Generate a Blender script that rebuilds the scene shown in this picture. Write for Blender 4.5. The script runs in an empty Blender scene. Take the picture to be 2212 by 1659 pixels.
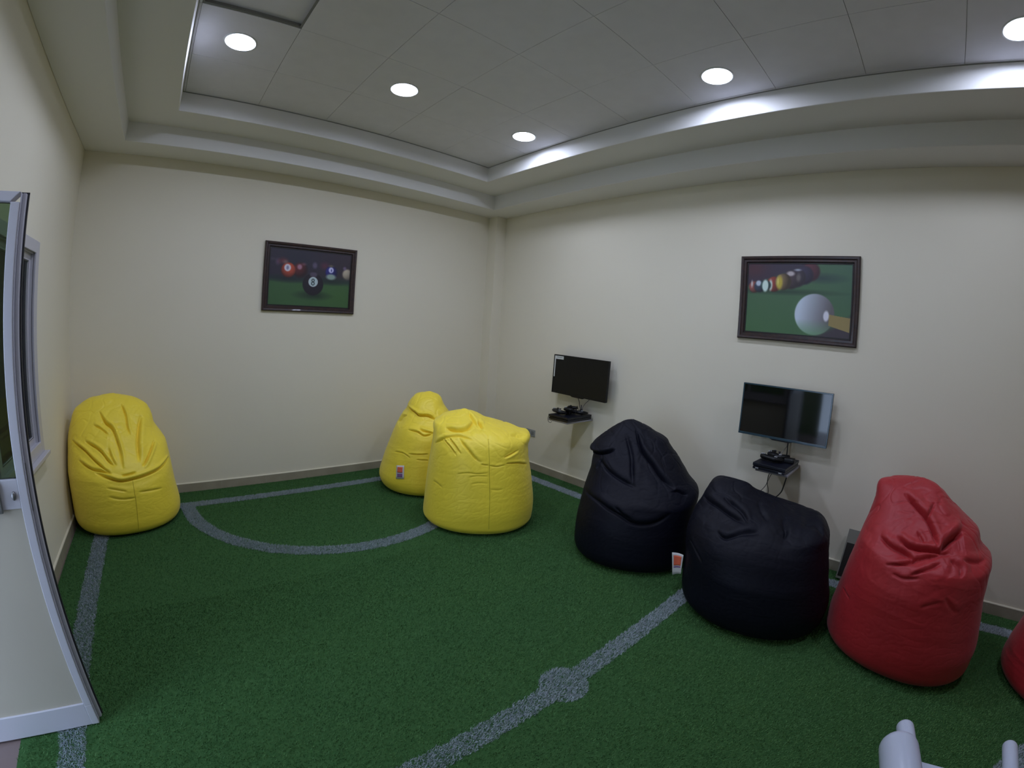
import bpy, bmesh, math, random
import numpy as np
from mathutils import Vector, Matrix

random.seed(7)
RNG = np.random.default_rng(11)
SC = bpy.context.scene
COL = SC.collection

# ------------------------------------------------------------------ dimensions (metres)
W = 4.61            # room width: x from -W to 0
L = 6.95            # room length: y from -L to 0
Z1, Z2, Z3 = 3.038, 3.209, 3.375   # soffit, step, tiled ceiling
CAMX, CAMY, CAMZ = -3.68647, -4.50123, 1.60001

# ------------------------------------------------------------------ helpers
def srgb(r, g, b):
    f = lambda c: (c/255/12.92) if c/255 <= .04045 else ((c/255+.055)/1.055)**2.4
    return (f(r), f(g), f(b), 1)

def mat(name, col, rough=.6, spec=.5, noise=None, bump=None, metal=0, sheen=0, coat=0, emit=None, estr=0):
    """principled material; noise=(scale, colour2, factor) mottles the colour, bump=(scale, strength, distance)"""
    m = bpy.data.materials.new(name); m.use_nodes = True
    nt = m.node_tree; N = nt.nodes; b = N['Principled BSDF']
    b.inputs['Base Color'].default_value = col
    b.inputs['Roughness'].default_value = rough
    b.inputs['Specular IOR Level'].default_value = spec
    b.inputs['Metallic'].default_value = metal
    b.inputs['Sheen Weight'].default_value = sheen
    b.inputs['Coat Weight'].default_value = coat
    if emit:
        b.inputs['Emission Color'].default_value = emit
        b.inputs['Emission Strength'].default_value = estr
    tc = N.new('ShaderNodeTexCoord')
    if noise:
        n = N.new('ShaderNodeTexNoise'); n.inputs['Scale'].default_value = noise[0]; n.inputs['Detail'].default_value = 5
        mx = N.new('ShaderNodeMix'); mx.data_type = 'RGBA'
        mx.inputs[6].default_value = col; mx.inputs[7].default_value = noise[1]
        mr = N.new('ShaderNodeMapRange'); mr.inputs[1].default_value = .35; mr.inputs[2].default_value = .65
        mr.inputs[3].default_value = 0; mr.inputs[4].default_value = noise[2]
        nt.links.new(tc.outputs['Object'], n.inputs['Vector'])
        nt.links.new(n.outputs['Fac'], mr.inputs[0]); nt.links.new(mr.outputs[0], mx.inputs[0])
        nt.links.new(mx.outputs[2], b.inputs['Base Color'])
    if bump:
        n = N.new('ShaderNodeTexNoise'); n.inputs['Scale'].default_value = bump[0]; n.inputs['Detail'].default_value = 4
        bp = N.new('ShaderNodeBump'); bp.inputs['Strength'].default_value = bump[1]; bp.inputs['Distance'].default_value = bump[2]
        nt.links.new(tc.outputs['Object'], n.inputs['Vector'])
        nt.links.new(n.outputs['Fac'], bp.inputs['Height']); nt.links.new(bp.outputs[0], b.inputs['Normal'])
    return m

def bm_box(bm, x0, x1, y0, y1, z0, z1):
    x0, x1 = sorted((x0, x1)); y0, y1 = sorted((y0, y1)); z0, z1 = sorted((z0, z1))
    v = [bm.verts.new(p) for p in ((x0,y0,z0),(x1,y0,z0),(x1,y1,z0),(x0,y1,z0),(x0,y0,z1),(x1,y0,z1),(x1,y1,z1),(x0,y1,z1))]
    for f in ((0,3,2,1),(4,5,6,7),(0,1,5,4),(1,2,6,5),(2,3,7,6),(3,0,4,7)):
        bm.faces.new([v[i] for i in f])
    return v

def bm_tube(bm, pts, r, seg=10, cap=True):
    """round tube along points; r a number or list"""
    pts = [Vector(p) for p in pts]; rs = r if isinstance(r, (list, tuple)) else [r]*len(pts)
    rings = []; up = None
    for i, p in enumerate(pts):
        t = (pts[min(i+1, len(pts)-1)] - pts[max(i-1, 0)]).normalized()
        if up is None: up = Vector((0,0,1)) if abs(t.z) < .9 else Vector((1,0,0))
        a = t.cross(up).normalized(); b = a.cross(t).normalized(); up = b
        rings.append([bm.verts.new(p + (a*math.cos(k*2*math.pi/seg) + b*math.sin(k*2*math.pi/seg))*rs[i]) for k in range(seg)])
    for i in range(len(rings)-1):
        for k in range(seg):
            bm.faces.new((rings[i][k], rings[i][(k+1)%seg], rings[i+1][(k+1)%seg], rings[i+1][k]))
    if cap:
        bm.faces.new(rings[0][::-1]); bm.faces.new(rings[-1])

def bm_prism(bm, poly, axis, a0, a1):
    """extrude a 2D polygon; axis 'x': poly is (y,z), 'y': (x,z), 'z': (x,y)"""
    def P(q, a):
        return (a, q[0], q[1]) if axis == 'x' else (q[0], a, q[1]) if axis == 'y' else (q[0], q[1], a)
    A = [bm.verts.new(P(q, a0)) for q in poly]; B = [bm.verts.new(P(q, a1)) for q in poly]
    n = len(poly)
    for i in range(n): bm.faces.new((A[i], A[(i+1)%n], B[(i+1)%n], B[i]))
    bm.faces.new(A[::-1]); bm.faces.new(B)

def bm_lathe(bm, prof, centre, seg=40, close=False):
    """spin (r, z) profile about a vertical axis"""
    rings = []
    for r, z in prof:
        if r < 1e-6: rings.append([bm.verts.new((centre[0], centre[1], centre[2]+z))])
        else: rings.append([bm.verts.new((centre[0]+r*math.cos(k*2*math.pi/seg), centre[1]+r*math.sin(k*2*math.pi/seg), centre[2]+z)) for k in range(seg)])
    for A, B in zip(rings, rings[1:]):
        for k in range(seg):
            q = [A[k % len(A)], A[(k+1) % len(A)], B[(k+1) % len(B)], B[k % len(B)]]
            u = []
            for x in q:
                if x not in u: u.append(x)
            if len(u) > 2: bm.faces.new(u)

def obj(name, bm, material, parent=None, loc=(0,0,0), rot=None, smooth=False, bevel=0, bseg=2):
    bmesh.ops.recalc_face_normals(bm, faces=bm.faces)
    me = bpy.data.meshes.new(name); bm.to_mesh(me); bm.free()
    me.materials.append(material)
    if smooth: me.polygons.foreach_set('use_smooth', [True]*len(me.polygons))
    o = bpy.data.objects.new(name, me); COL.objects.link(o); o.location = loc
    if rot: o.rotation_euler = rot
    if parent: o.parent = parent
    if bevel:
        md = o.modifiers.new('bevel', 'BEVEL'); md.width = bevel; md.segments = bseg; md.limit_method = 'ANGLE'
        me.polygons.foreach_set('use_smooth', [True]*len(me.polygons))
        wn = o.modifiers.new('wn', 'WEIGHTED_NORMAL'); wn.keep_sharp = True
    return o

def box_obj(name, dims, material, parent=None, bevel=0, **k):
    bm = bmesh.new(); bm_box(bm, *dims); return obj(name, bm, material, parent, bevel=bevel, **k)

def struct(o): o['kind'] = 'structure'; return o

def tag(o, label, cat, group=None, kind=None):
    o['label'] = label; o['category'] = cat
    if group: o['group'] = group
    if kind: o['kind'] = kind
    return o

def empty(name, loc, label, cat, group=None, rz=0):
    o = bpy.data.objects.new(name, None); COL.objects.link(o); o.location = loc; o.rotation_euler = (0,0,rz)
    o.empty_display_size = .1
    return tag(o, label, cat, group)

def np_mesh(name, V, F, material, parent=None, smooth=True):
    """V (n,3) float, F (m,k) int with k 3 or 4"""
    me = bpy.data.meshes.new(name); n, m, k = len(V), len(F), F.shape[1]
    me.vertices.add(n); me.vertices.foreach_set('co', np.asarray(V, np.float32).ravel())
    me.loops.add(m*k); me.loops.foreach_set('vertex_index', np.asarray(F, np.int32).ravel())
    me.polygons.add(m); me.polygons.foreach_set('loop_start', np.arange(0, m*k, k, dtype=np.int32))
    me.polygons.foreach_set('use_smooth', np.full(m, smooth))
    me.update(calc_edges=True); me.validate()
    me.materials.append(material)
    o = bpy.data.objects.new(name, me); COL.objects.link(o)
    if parent: o.parent = parent
    return o

# ------------------------------------------------------------------ materials
M = {}
M['wall'] = mat('cream_wall_paint', (.75,.705,.575,1), .75, .3, noise=(1.4, (.73,.68,.55,1), .5), bump=(220, .06, .002))
M['ceil'] = mat('ceiling_plaster', (.76,.75,.73,1), .8, .2, bump=(180, .04, .002))
M['tile'] = mat('ceiling_tile', (.77,.76,.82,1), .85, .2, noise=(9, (.72,.71,.77,1), .5), bump=(300, .12, .002))
M['groove'] = mat('ceiling_groove', (.26,.26,.25,1), .8)
M['base'] = mat('baseboard_tile', (.31,.275,.205,1), .35, .5, noise=(6, (.37,.33,.25,1), .8), bump=(40, .05, .001))
M['basetop'] = mat('baseboard_cap', (.66,.62,.48,1), .4)
M['grout'] = mat('grout', (.42,.39,.31,1), .9)
M['floor'] = mat('floor_tile', (.17,.125,.115,1), .3, .5, noise=(3, (.14,.10,.095,1), .6))
M['turfback'] = mat('turf_backing', (.03,.085,.026,1), .95, .1, noise=(60, (.045,.11,.035,1), .8))
M['alu'] = mat('white_aluminium', (.50,.49,.53,1), .32, .5)
M['alu2'] = mat('shade_toned_aluminium', (.40,.39,.44,1), .4, .5)  # darker copy of the aluminium, with the door edge's shade put into the colour
M['rubber'] = mat('black_rubber', (.012,.012,.016,1), .6)
M['panel'] = mat('door_infill', (.44,.40,.32,1), .5, noise=(2, (.41,.37,.30,1), .4))
M['steel'] = mat('dull_steel', (.25,.25,.25,1), .35, .5, metal=.8)
M['yellow'] = mat('yellow_nylon', (.93,.73,.05,1), .47, .42, noise=(5, (.88,.68,.045,1), .6), bump=(260, .10, .002), sheen=.1)
M['black'] = mat('black_nylon', (.0035,.004,.010,1), .55, .16, noise=(5, (.003,.003,.007,1), .6), bump=(260, .10, .002))
M['red'] = mat('red_nylon', (.36,.012,.018,1), .5, .4, noise=(5, (.32,.010,.016,1), .6), bump=(260, .10, .002), sheen=.1)
M['yseam'] = mat('yellow_seam', (.55,.43,.02,1), .6)
M['white_label'] = mat('label_cloth', (.62,.60,.60,1), .7)
M['orange'] = mat('label_orange', (.75,.14,.07,1), .7)
M['purple'] = mat('label_purple', (.20,.10,.26,1), .7)
M['wood'] = mat('dark_walnut_frame', (.028,.018,.019,1), .3, .5, noise=(30, (.055,.028,.022,1), .7), coat=.05)
M['wood2'] = mat('frame_inner_lip', (.008,.006,.006,1), .4)
M['plastic'] = mat('black_plastic', (.005,.005,.006,1), .4, .3)
M['console'] = mat('console_plastic', (.006,.007,.014,1), .35, .4)
M['screen'] = mat('screen_glass', (.0025,.0025,.003,1), .05, .5)
M['screen_matte'] = mat('screen_matte', (.0045,.0045,.0045,1), .45, .3)
M['bezel2'] = mat('teal_bezel', (.02,.05,.07,1), .18, .6)
M['shelf'] = mat('shelf_grey', (.30,.29,.32,1), .4)
M['paper'] = mat('sticker_paper', (.60,.62,.60,1), .6)
M['ink'] = mat('sticker_ink', (.18,.19,.19,1), .6)
M['socket'] = mat('socket_plastic', (.30,.31,.30,1), .5)
M['cable'] = mat('cable_rubber', (.012,.012,.012,1), .5)
M['greycable'] = mat('grey_cable', (.12,.12,.11,1), .5)
M['whiteplastic'] = mat('white_plastic', (.50,.54,.66,1), .32, .5)
M['silver'] = mat('silver_plastic', (.35,.36,.38,1), .4)
M['board'] = mat('board_face', (.006,.006,.005,1), .4)
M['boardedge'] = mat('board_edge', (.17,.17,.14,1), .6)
M['outwall'] = mat('courtyard_wall', (.16,.18,.10,1), .9, noise=(3, (.07,.12,.04,1), .9))
M['trimring'] = mat('lamp_ring', (.75,.76,.80,1), .35)
M['led'] = mat('led_diffuser', (.9,.9,.9,1), .5, emit=(.76,.84,1.1,1), estr=133.0)

def glass_mat(name, tint, refl=.06):
    m = bpy.data.materials.new(name); m.use_nodes = True; nt = m.node_tree; N = nt.nodes; N.clear()
    o = N.new('ShaderNodeOutputMaterial'); t = N.new('ShaderNodeBsdfTransparent'); g = N.new('ShaderNodeBsdfGlossy'); x = N.new('ShaderNodeMixShader'); fr = N.new('ShaderNodeFresnel')
    t.inputs[0].default_value = tint; g.inputs['Roughness'].default_value = .02; fr.inputs[0].default_value = 1.5
    nt.links.new(fr.outputs[0], x.inputs[0]); nt.links.new(t.outputs[0], x.inputs[1]); nt.links.new(g.outputs[0], x.inputs[2]); nt.links.new(x.outputs[0], o.inputs[0])
    return m
M['doorglass'] = glass_mat('green_tinted_glass', (.42,.52,.40,1))
M['winglass'] = glass_mat('window_glass', (.60,.66,.60,1))

# ------------------------------------------------------------------ room shell
T = .2
# floor (tiled; the turf lies on it)
bm = bmesh.new(); bm_box(bm, -W-T, T, -L-T, T, -.12, 0.0); struct(obj('floor', bm, M['floor']))
bm = bmesh.new(); bm_box(bm, -7.2, -W-T, -L-T, T, -.12, 0.0); struct(obj('floor_corridor', bm, M['floor']))
# walls
WTOP = 3.6
struct(box_obj('wall_back', (-W-T, T, 0, T, 0, WTOP), M['wall']))
struct(box_obj('wall_right', (0, T, -L, 0, 0, WTOP), M['wall']))
struct(box_obj('wall_front', (-W-T, T, -L-T, -L, 0, WTOP), M['wall']))
DY0, DY1, DZ = -3.75, -2.69, 2.10       # doorway in the left wall
WY0, WY1, WZ0, WZ1 = -2.62, -1.15, .80, 2.03   # window opening in the left wall
bm = bmesh.new()
bm_box(bm, -W-T, -W, WY1, 0, 0, WTOP)
bm_box(bm, -W-T, -W, WY0, WY1, 0, WZ0); bm_box(bm, -W-T, -W, WY0, WY1, WZ1, WTOP)
bm_box(bm, -W-T, -W, DY1, WY0, 0, WTOP)
bm_box(bm, -W-T, -W, DY0, DY1, DZ, WTOP)
bm_box(bm, -W-T, -W, -L, DY0, 0, WTOP)
struct(obj('wall_left', bm, M['wall']))
# corner pilaster
struct(box_obj('wall_corner_pilaster', (-.155, 0, -.16, 0, 0, Z1), M['wall']))
# corridor outside
struct(box_obj('wall_corridor', (-6.6, -6.5, -2.40, T, 0, 2.9), M['outwall']))
struct(box_obj('wall_reflection_blocker', (-6.6, -6.5, -2.93, -2.46, 0, 2.9), M['outwall']))  # unseen piece added to darken the glossy television's reflection beside a bright slot

# soffits: two stepped rings, each a frame of four strips
A1A, A1B, A1C, A1D = .349, .368, .385, .36
A2A, A2B, A2C, A2D = .705, .771, .797, .74
def ring(name, oa, ob, oc, od, ia, ib, ic, id_, z0, z1):
    """o*: outer offsets from back, right, left, front walls; i*: inner offsets"""
    bm = bmesh.new()
    X0, X1, Y0, Y1 = -W+oc, -ob, -L+od, -oa
    x0, x1, y0, y1 = -W+ic, -ib, -L+id_, -ia
    for z, flip in ((z0, 0), (z1, 1)):
        pass
    out = [(X0,Y0),(X1,Y0),(X1,Y1),(X0,Y1)]; inn = [(x0,y0),(x1,y0),(x1,y1),(x0,y1)]
    vo0 = [bm.verts.new((*p, z0)) for p in out]; vi0 = [bm.verts.new((*p, z0)) for p in inn]
    vo1 = [bm.verts.new((*p, z1)) for p in out]; vi1 = [bm.verts.new((*p, z1)) for p in inn]
    for i in range(4):
        j = (i+1) % 4
        bm.faces.new((vo0[i], vo0[j], vi0[j], vi0[i])); bm.faces.new((vi0[i], vi0[j], vi1[j], vi1[i]))
        bm.faces.new((vo1[i], vi1[i], vi1[j], vo1[j])); bm.faces.new((vo0[i], vo1[i], vo1[j], vo0[j]))
    o = obj(name, bm, M['ceil'], bevel=.006, bseg=3)
    return struct(o)
ring('trim_1', 0, 0, 0, 0, A1A, A1B, A1C, A1D, Z1, Z1+.28)
ring('trim_2', A1A-.05, A1B-.05, A1C-.05, A1D-.05, A2A, A2B, A2C, A2D, Z2, Z2+.25)

# tiled ceiling: 0.6 m tiles with thin grooves; round holes where the downlights sit
GX, GY, P = -1.393, -1.312, .6
LR = .098
LX = [-3.505, -2.293, -1.080]; LY = [-1.590, -3.410, -5.208]
LIGHTS = [(x, y) for y in LY for x in LX if not (y < -5 and x < -2)]
cx0, cx1, cy0, cy1 = -W+A2C-.02, -A2B+.02, -L+A2D-.02, -A2A+.02
HATCH = None
bm = bmesh.new(); g = .0015
i0 = math.floor((cx0-GX)/P); i1 = math.ceil((cx1-GX)/P); j0 = math.floor((cy0-GY)/P); j1 = math.ceil((cy1-GY)/P)
for i in range(i0, i1):
    for j in range(j0, j1):
        x0, x1 = max(GX+i*P+g, cx0), min(GX+(i+1)*P-g, cx1); y0, y1 = max(GY+j*P+g, cy0), min(GY+(j+1)*P-g, cy1)
        if x1-x0 < .01 or y1-y0 < .01: continue
        if abs(GX+i*P+.3-(-3.493)) < .1 and abs(GY+j*P+.3-(-2.212)) < .1:
            HATCH = (x0, x1, y0, y1); continue
        lt = [q for q in LIGHTS if x0 < q[0] < x1 and y0 < q[1] < y1]
        zj = Z3 + random.uniform(-.0006, .0006)
        if not lt:
            bm_box(bm, x0, x1, y0, y1, zj, zj+.012)
        else:
            c = lt[0]
            angs = sorted([k*2*math.pi/40 for k in range(40)] + [math.atan2(Y-c[1], X-c[0]) % (2*math.pi) for X in (x0, x1) for Y in (y0, y1)])
            inn, out, up = [], [], []
            for a in angs:
                dx, dy = math.cos(a), math.sin(a)
                t = min((x1-c[0])/dx if dx > 1e-9 else 9, (x0-c[0])/dx if dx < -1e-9 else 9, (y1-c[1])/dy if dy > 1e-9 else 9, (y0-c[1])/dy if dy < -1e-9 else 9)
                inn.append(bm.verts.new((c[0]+LR*dx, c[1]+LR*dy, zj))); out.append(bm.verts.new((c[0]+t*dx, c[1]+t*dy, zj)))
                up.append(bm.verts.new((c[0]+t*dx, c[1]+t*dy, zj+.012)))
            n = len(angs)
            for k in range(n):
                bm.faces.new((inn[k], inn[(k+1)%n], out[(k+1)%n], out[k])); bm.faces.new((out[k], out[(k+1)%n], up[(k+1)%n], up[k]))
ceil = struct(obj('ceiling', bm, M['tile']))
# grid above the tiles, seen as the thin dark joints
bm = bmesh.new()
hx0, hx1, hy0, hy1 = HATCH
for i in range(i0, i1+1):
    x = GX+i*P
    if cx0 < x < cx1: bm_box(bm, x-.012, x+.012, cy0, cy1, Z3+.006, Z3+.011)
for j in range(j0, j1+1):
    y = GY+j*P
    if cy0 < y < cy1: bm_box(bm, cx0, cx1, y-.012, y+.012, Z3+.0062, Z3+.0112)
struct(obj('trim_3', bm, M['groove']))
struct(box_obj('ceiling_slab', (-W-T, T, -L-T, T, WTOP, WTOP+.1), M['groove']))
# the tile beside the corner downlight that sits raised above its opening
ht = tag(box_obj('ceiling_tile', (hx0-.004, hx1+.004, hy0-.004, hy1+.004, 0, .012), M['tile'], loc=(0,0,Z3+.032)), 'square ceiling tile pushed up out of line with a dark gap along its edge', 'ceiling tile')
bm = bmesh.new()
for a in ((hx0-.006, hx1+.006, hy1-.004, hy1+.008), (hx0-.006, hx1+.006, hy0-.008, hy0+.004), (hx0-.008, hx0+.004, hy0, hy1), (hx1-.004, hx1+.008, hy0, hy1)):
    bm_box(bm, *a, Z3+.004, Z3+.032)
struct(obj('trim_4', bm, M['groove']))
# shadow-gap angle along the tiled field
bm = bmesh.new()
for a in ((cx0, cx1, -A2A-.004, -A2A+.02), (cx0, cx1, -L+A2D-.02, -L+A2D+.004), (cx0, -W+A2C+.004, cy0, cy1), (-A2B-.004, cx1, cy0, cy1)):
    bm_box(bm, *a, Z3-.006, Z3-.001)
struct(obj('trim_5', bm, M['groove']))

# ------------------------------------------------------------------ downlights
def downlight():
    root = empty('downlight', (0,0,Z3), '', 'light', 'round recessed downlights in the tiled ceiling')
    bm = bmesh.new()
    bm_lathe(bm, [(LR-.001, .045), (LR-.001, 0), (LR-.001, -.004), (LR+.012, -.003), (LR+.014, 0), (LR+.001, .001)], (0,0,0), 64)
    obj('reflector_ring', bm, M['trimring'], root, smooth=True)
    bm = bmesh.new(); bm_lathe(bm, [(LR-.001, 0), (LR*.6, -.002), (0, -.003)], (0,0,0), 64)
    obj('diffuser', bm, M['led'], root, loc=(0,0,.012), smooth=True)
    bm = bmesh.new(); bm_lathe(bm, [(LR, .05), (LR, .085), (0, .085)], (0,0,0), 32)
    obj('housing', bm, M['groove'], root, smooth=False)
    return root
def dup(root):
    r = root.copy(); COL.objects.link(r)
    for ch in root.children:
        c = ch.copy(); COL.objects.link(c); c.parent = r
    return r
LLAB = {
 (0,0): 'round lit downlight beside the raised ceiling tile, nearest the left wall',
 (1,0): 'round lit downlight in the middle of the row along the back wall',
 (2,0): 'smallest round lit downlight, nearest the far room corner',
 (2,1): 'round lit downlight above the right wall between the far corner and the frame edge',
 (2,2): 'round lit downlight cut off by the right frame edge',
 (1,1): 'round lit downlight just above the top edge, glowing on the middle ceiling tiles',
 (0,1): 'round lit downlight over the doorway, out of view above',
 }
d0 = None
for j, y in enumerate(LY):
    for i, x in enumerate(LX):
        if (x, y) not in LIGHTS: continue
        d = downlight() if d0 is None else dup(d0)
        d0 = d0 or d
        d.location = (x, y, Z3); d['label'] = LLAB[(i, j)]; d['category'] = 'light'

# ------------------------------------------------------------------ baseboards (tiles with a pale cap)
def baseboard(name, axis, at, inward, a0, a1, first, step=.45, skip=()):
    """axis 'x': runs along x at y=at; inward = sign of the room side"""
    def dims(u0, u1, d0, d1, z0, z1):
        lo, hi = at+inward*d0, at+inward*d1
        return (u0, u1, lo, hi, z0, z1) if axis == 'x' else (lo, hi, u0, u1, z0, z1)
    bm = bmesh.new(); u = first
    while u > a0: u -= step
    cuts = [a0]
    while u < a1:
        if u > a0+.01: cuts.append(u)
        u += step
    cuts.append(a1)
    for c0, c1 in zip(cuts, cuts[1:]): bm_box(bm, *dims(c0+.0015, c1-.0015, 0, .012, 0, .083))
    o = struct(obj(name, bm, M['base'], bevel=.0015))
    bm = bmesh.new(); bm_box(bm, *dims(a0, a1, 0, .010, 0, .082)); obj('grout', bm, M['grout'], o)
    bm = bmesh.new()
    q = [(0, .083), (.013, .083), (.011, .0885), (0, .092)]
    poly = [(at+inward*d, z) for d, z in q]
    bm_prism(bm, poly, 'y' if axis == 'y' else 'x', a0, a1) if False else None
    if axis == 'x': bm_prism(bm, poly, 'x', a0, a1)
    else: bm_prism(bm, poly, 'y', a0, a1)
    obj('cap', bm, M['basetop'], o)
    return o
baseboard('baseboard_back', 'x', 0, -1, -W, -.155, -3.281)
baseboard('baseboard_right', 'y', 0, -1, -L, -.16, -1.405)
baseboard('baseboard_left', 'y', -W, 1, DY1, 0, -.3)
baseboard('baseboard_front', 'x', -L, 1, -W, 0, -.4)
bm = bmesh.new(); bm_box(bm, -.167, 0, -.172, -.16, 0, .09); bm_box(bm, -.167, -.155, -.172, 0, 0, .09); struct(obj('baseboard_corner', bm, M['base']))

# ------------------------------------------------------------------ window in the left wall
win = bpy.data.objects.new('window_1', None); COL.objects.link(win); win.location = (-W, (WY0+WY1)/2, WZ0); struct(win)
def frame_rect(bm, x0, x1, y0, y1, z0, z1, w):
    bm_box(bm, x0, x1, y0, y0+w, z0, z1); bm_box(bm, x0, x1, y1-w, y1, z0, z1)
    bm_box(bm, x0, x1, y0+w, y1-w, z0, z0+w); bm_box(bm, x0, x1, y0+w, y1-w, z1-w, z1)
oy = (WY0+WY1)/2
def wl(y): return y-oy
bm = bmesh.new(); frame_rect(bm, -.002, .014, wl(WY0)-.03, wl(WY1)+.035, -.03, WZ1-WZ0+.045, .075); obj('window_casing', bm, M['alu'], win, bevel=.004)
bm = bmesh.new(); frame_rect(bm, -.10, -.004, wl(WY0)+.002, wl(WY1)-.002, .002, WZ1-WZ0-.002, .035); obj('window_frame', bm, M['alu'], win)
for y0, y1, x in ((WY0+.03, oy+.03, -.075), (oy-.03, WY1-.03, -.035)):
    bm = bmesh.new(); frame_rect(bm, x-.012, x+.012, wl(y0), wl(y1), .035, WZ1-WZ0-.035, .05); s = obj('sash', bm, M['alu'], win, bevel=.002)
    bm = bmesh.new(); frame_rect(bm, x-.013, x+.013, wl(y0)+.045, wl(y1)-.045, .08, WZ1-WZ0-.08, .0035); obj('gasket', bm, M['rubber'], s)
    bm = bmesh.new(); bm_box(bm, x-.003, x+.003, wl(y0)+.05, wl(y1)-.05, .085, WZ1-WZ0-.085); obj('pane', bm, M['winglass'], s)
bm = bmesh.new(); bm_box(bm, -.002, .05, wl(WY0)-.04, wl(WY1)+.045, -.055, -.03); obj('window_sill', bm, M['alu'], win, bevel=.003)

# ------------------------------------------------------------------ open door
DA = math.atan2(-.045, -.999)      # direction from free edge to hinge
door = bpy.data.objects.new('door_1', None); COL.objects.link(door)
door.location = (-4.2395, -2.7615, .012); door.rotation_euler = (0, 0, DA - math.pi); struct(door)
# local frame: x runs from the hinge (-x) to the free edge at 0; y 0 is the face towards the camera, + away
DW, DH, DT = .86, 1.995, .040
bm = bmesh.new()
bm_box(bm, -.032, 0, 0, DT, .105, DH-.034)            # lock stile
bm_box(bm, -DW, -DW+.04, 0, DT, .105, DH-.034)        # hinge stile
bm_prism(bm, [(0, DH), (-DW, DH), (-DW+.04, DH-.034), (-.032, DH-.034)], 'y', 0, DT)
bm_box(bm, -.032, 0, 0, DT, 0, .105); bm_box(bm, -DW, -DW+.04, 0, DT, 0, .105)
obj('door_frame', bm, M['alu'], door, bevel=.003)
bm = bmesh.new(); bm_box(bm, -DW+.04, -.032, .003, DT-.003, 0, .115); obj('bottom_rail', bm, M['alu'], door, bevel=.002)
bm = bmesh.new(); bm_box(bm, -DW+.04, -.032, .003, DT-.003, .965, 1.068); obj('lock_rail', bm, M['alu'], door, bevel=.002)
bm = bmesh.new(); bm_box(bm, -DW+.045, -.033, .012, DT-.012, .115, .965); obj('infill_panel', bm, M['panel'], door)
bm = bmesh.new(); bm_box(bm, -DW+.045, -.033, .018, .024, 1.068, DH-.036); obj('pane', bm, M['doorglass'], door)
bm = bmesh.new(); bm_box(bm, 0.0005, .004, .003, DT, .02, DH-.004); obj('edge_strip', bm, M['alu2'], door, bevel=.001)
bm = bmesh.new(); bm_box(bm, .004, .0165, .014, DT, .02, DH-.002); obj('rebate_lip', bm, M['alu2'], door, bevel=.002)
bm = bmesh.new(); bm_box(bm, -DW, .0215, DT, DT+.004, DH-.002, DH+.006); bm_box(bm, .0165, .0215, DT-.008, DT+.004, .02, DH-.002); obj('rubber_seal', bm, M['rubber'], door)
bm = bmesh.new(); bm_box(bm, .004, .0065, .010, .030, .95, 1.12); obj('lock_plate', bm, M['steel'], door, bevel=.001)
bm = bmesh.new()
bm_lathe(bm, [(0, .010), (.006, .010), (.0085, .004), (.0085, 0)], (0,0,0), 20); k = obj('lock_cylinder', bm, M['steel'], door, loc=(-.052, .004, 1.012), rot=(math.pi/2, 0, 0), smooth=True); k.scale = (1, 1.9, 1)
bm = bmesh.new(); bm_box(bm, -.135, -.098, -.008, .003, .955, 1.065); hp = obj('door_handle', bm, M['steel'], door, bevel=.004)
bm = bmesh.new(); bm_tube(bm, [(-.117, -.005, 1.03), (-.117, -.045, 1.03), (-.125, -.052, 1.03), (-.235, -.052, 1.03)], .009, 12); obj('lever', bm, M['steel'], hp, smooth=True)
for z in (.25, 1.0, 1.75):
    bm = bmesh.new(); bm_tube(bm, [(-DW-.008, .02, z-.05), (-DW-.008, .02, z+.05)], .009, 12); obj('hinge', bm, M['alu2'], door, smooth=True)
# reveal lining of the doorway (outer jamb that carries the hinges)
bm = bmesh.new()
bm_box(bm, -5.16, -W-.002, DY1-.025, DY1-.002, 0, 2.06); bm_box(bm, -5.16, -W-.002, DY0+.002, DY0+.035, 0, 2.06); bm_box(bm, -5.16, -W-.002, DY0+.035, DY1-.025, 2.03, 2.06)
struct(obj('door_frame_jamb', bm, M['alu'], bevel=.002))

# ------------------------------------------------------------------ artificial turf with white lines
TX0, TX1, TY0, TY1 = -4.588, -.014, -L+.014, -.014
turf = tag(box_obj('turf_carpet', (TX0, TX1, TY0, TY1, .0, .004), M['turfback']), 'green artificial grass carpet with white football pitch lines covering the floor', 'artificial turf')
XL0, XL1, XB0, XB1 = -4.416, -4.300, -.310, -.191
YA0, YA1, YM0, YM1 = -.4147, -.301, -3.540, -3.437
YF0, YF1 = -6.676, -6.562
def line_ids(x, y):
    """0 grass, 1 boundary, 2 arc, 3 halfway line, 4 centre spot"""
    wob = .0025*np.sin(x*57+y*31)+.0025*np.sin(x*171-y*147)+RNG.normal(0, .0022, len(x))
    r = np.zeros(len(x), int)
    xx, yy = x+wob, y+wob
    inb = (xx > XL0) & (xx < XB1) & (yy > YF0) & (yy < YA1)
    inn = (xx > XL1) & (xx < XB0) & (yy > YF1) & (yy < YA0)
    for cy in (-.36, -6.617):
        d = np.hypot(xx+2.31, yy-cy); r[(d > 1.265) & (d < 1.39) & inb] = 2
    r[(yy > YM0) & (yy < YM1) & inb] = 3
    r[np.hypot(xx+2.325, yy+3.49) < .118] = 4
    r[inb & ~inn] = 1
    return r
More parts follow.
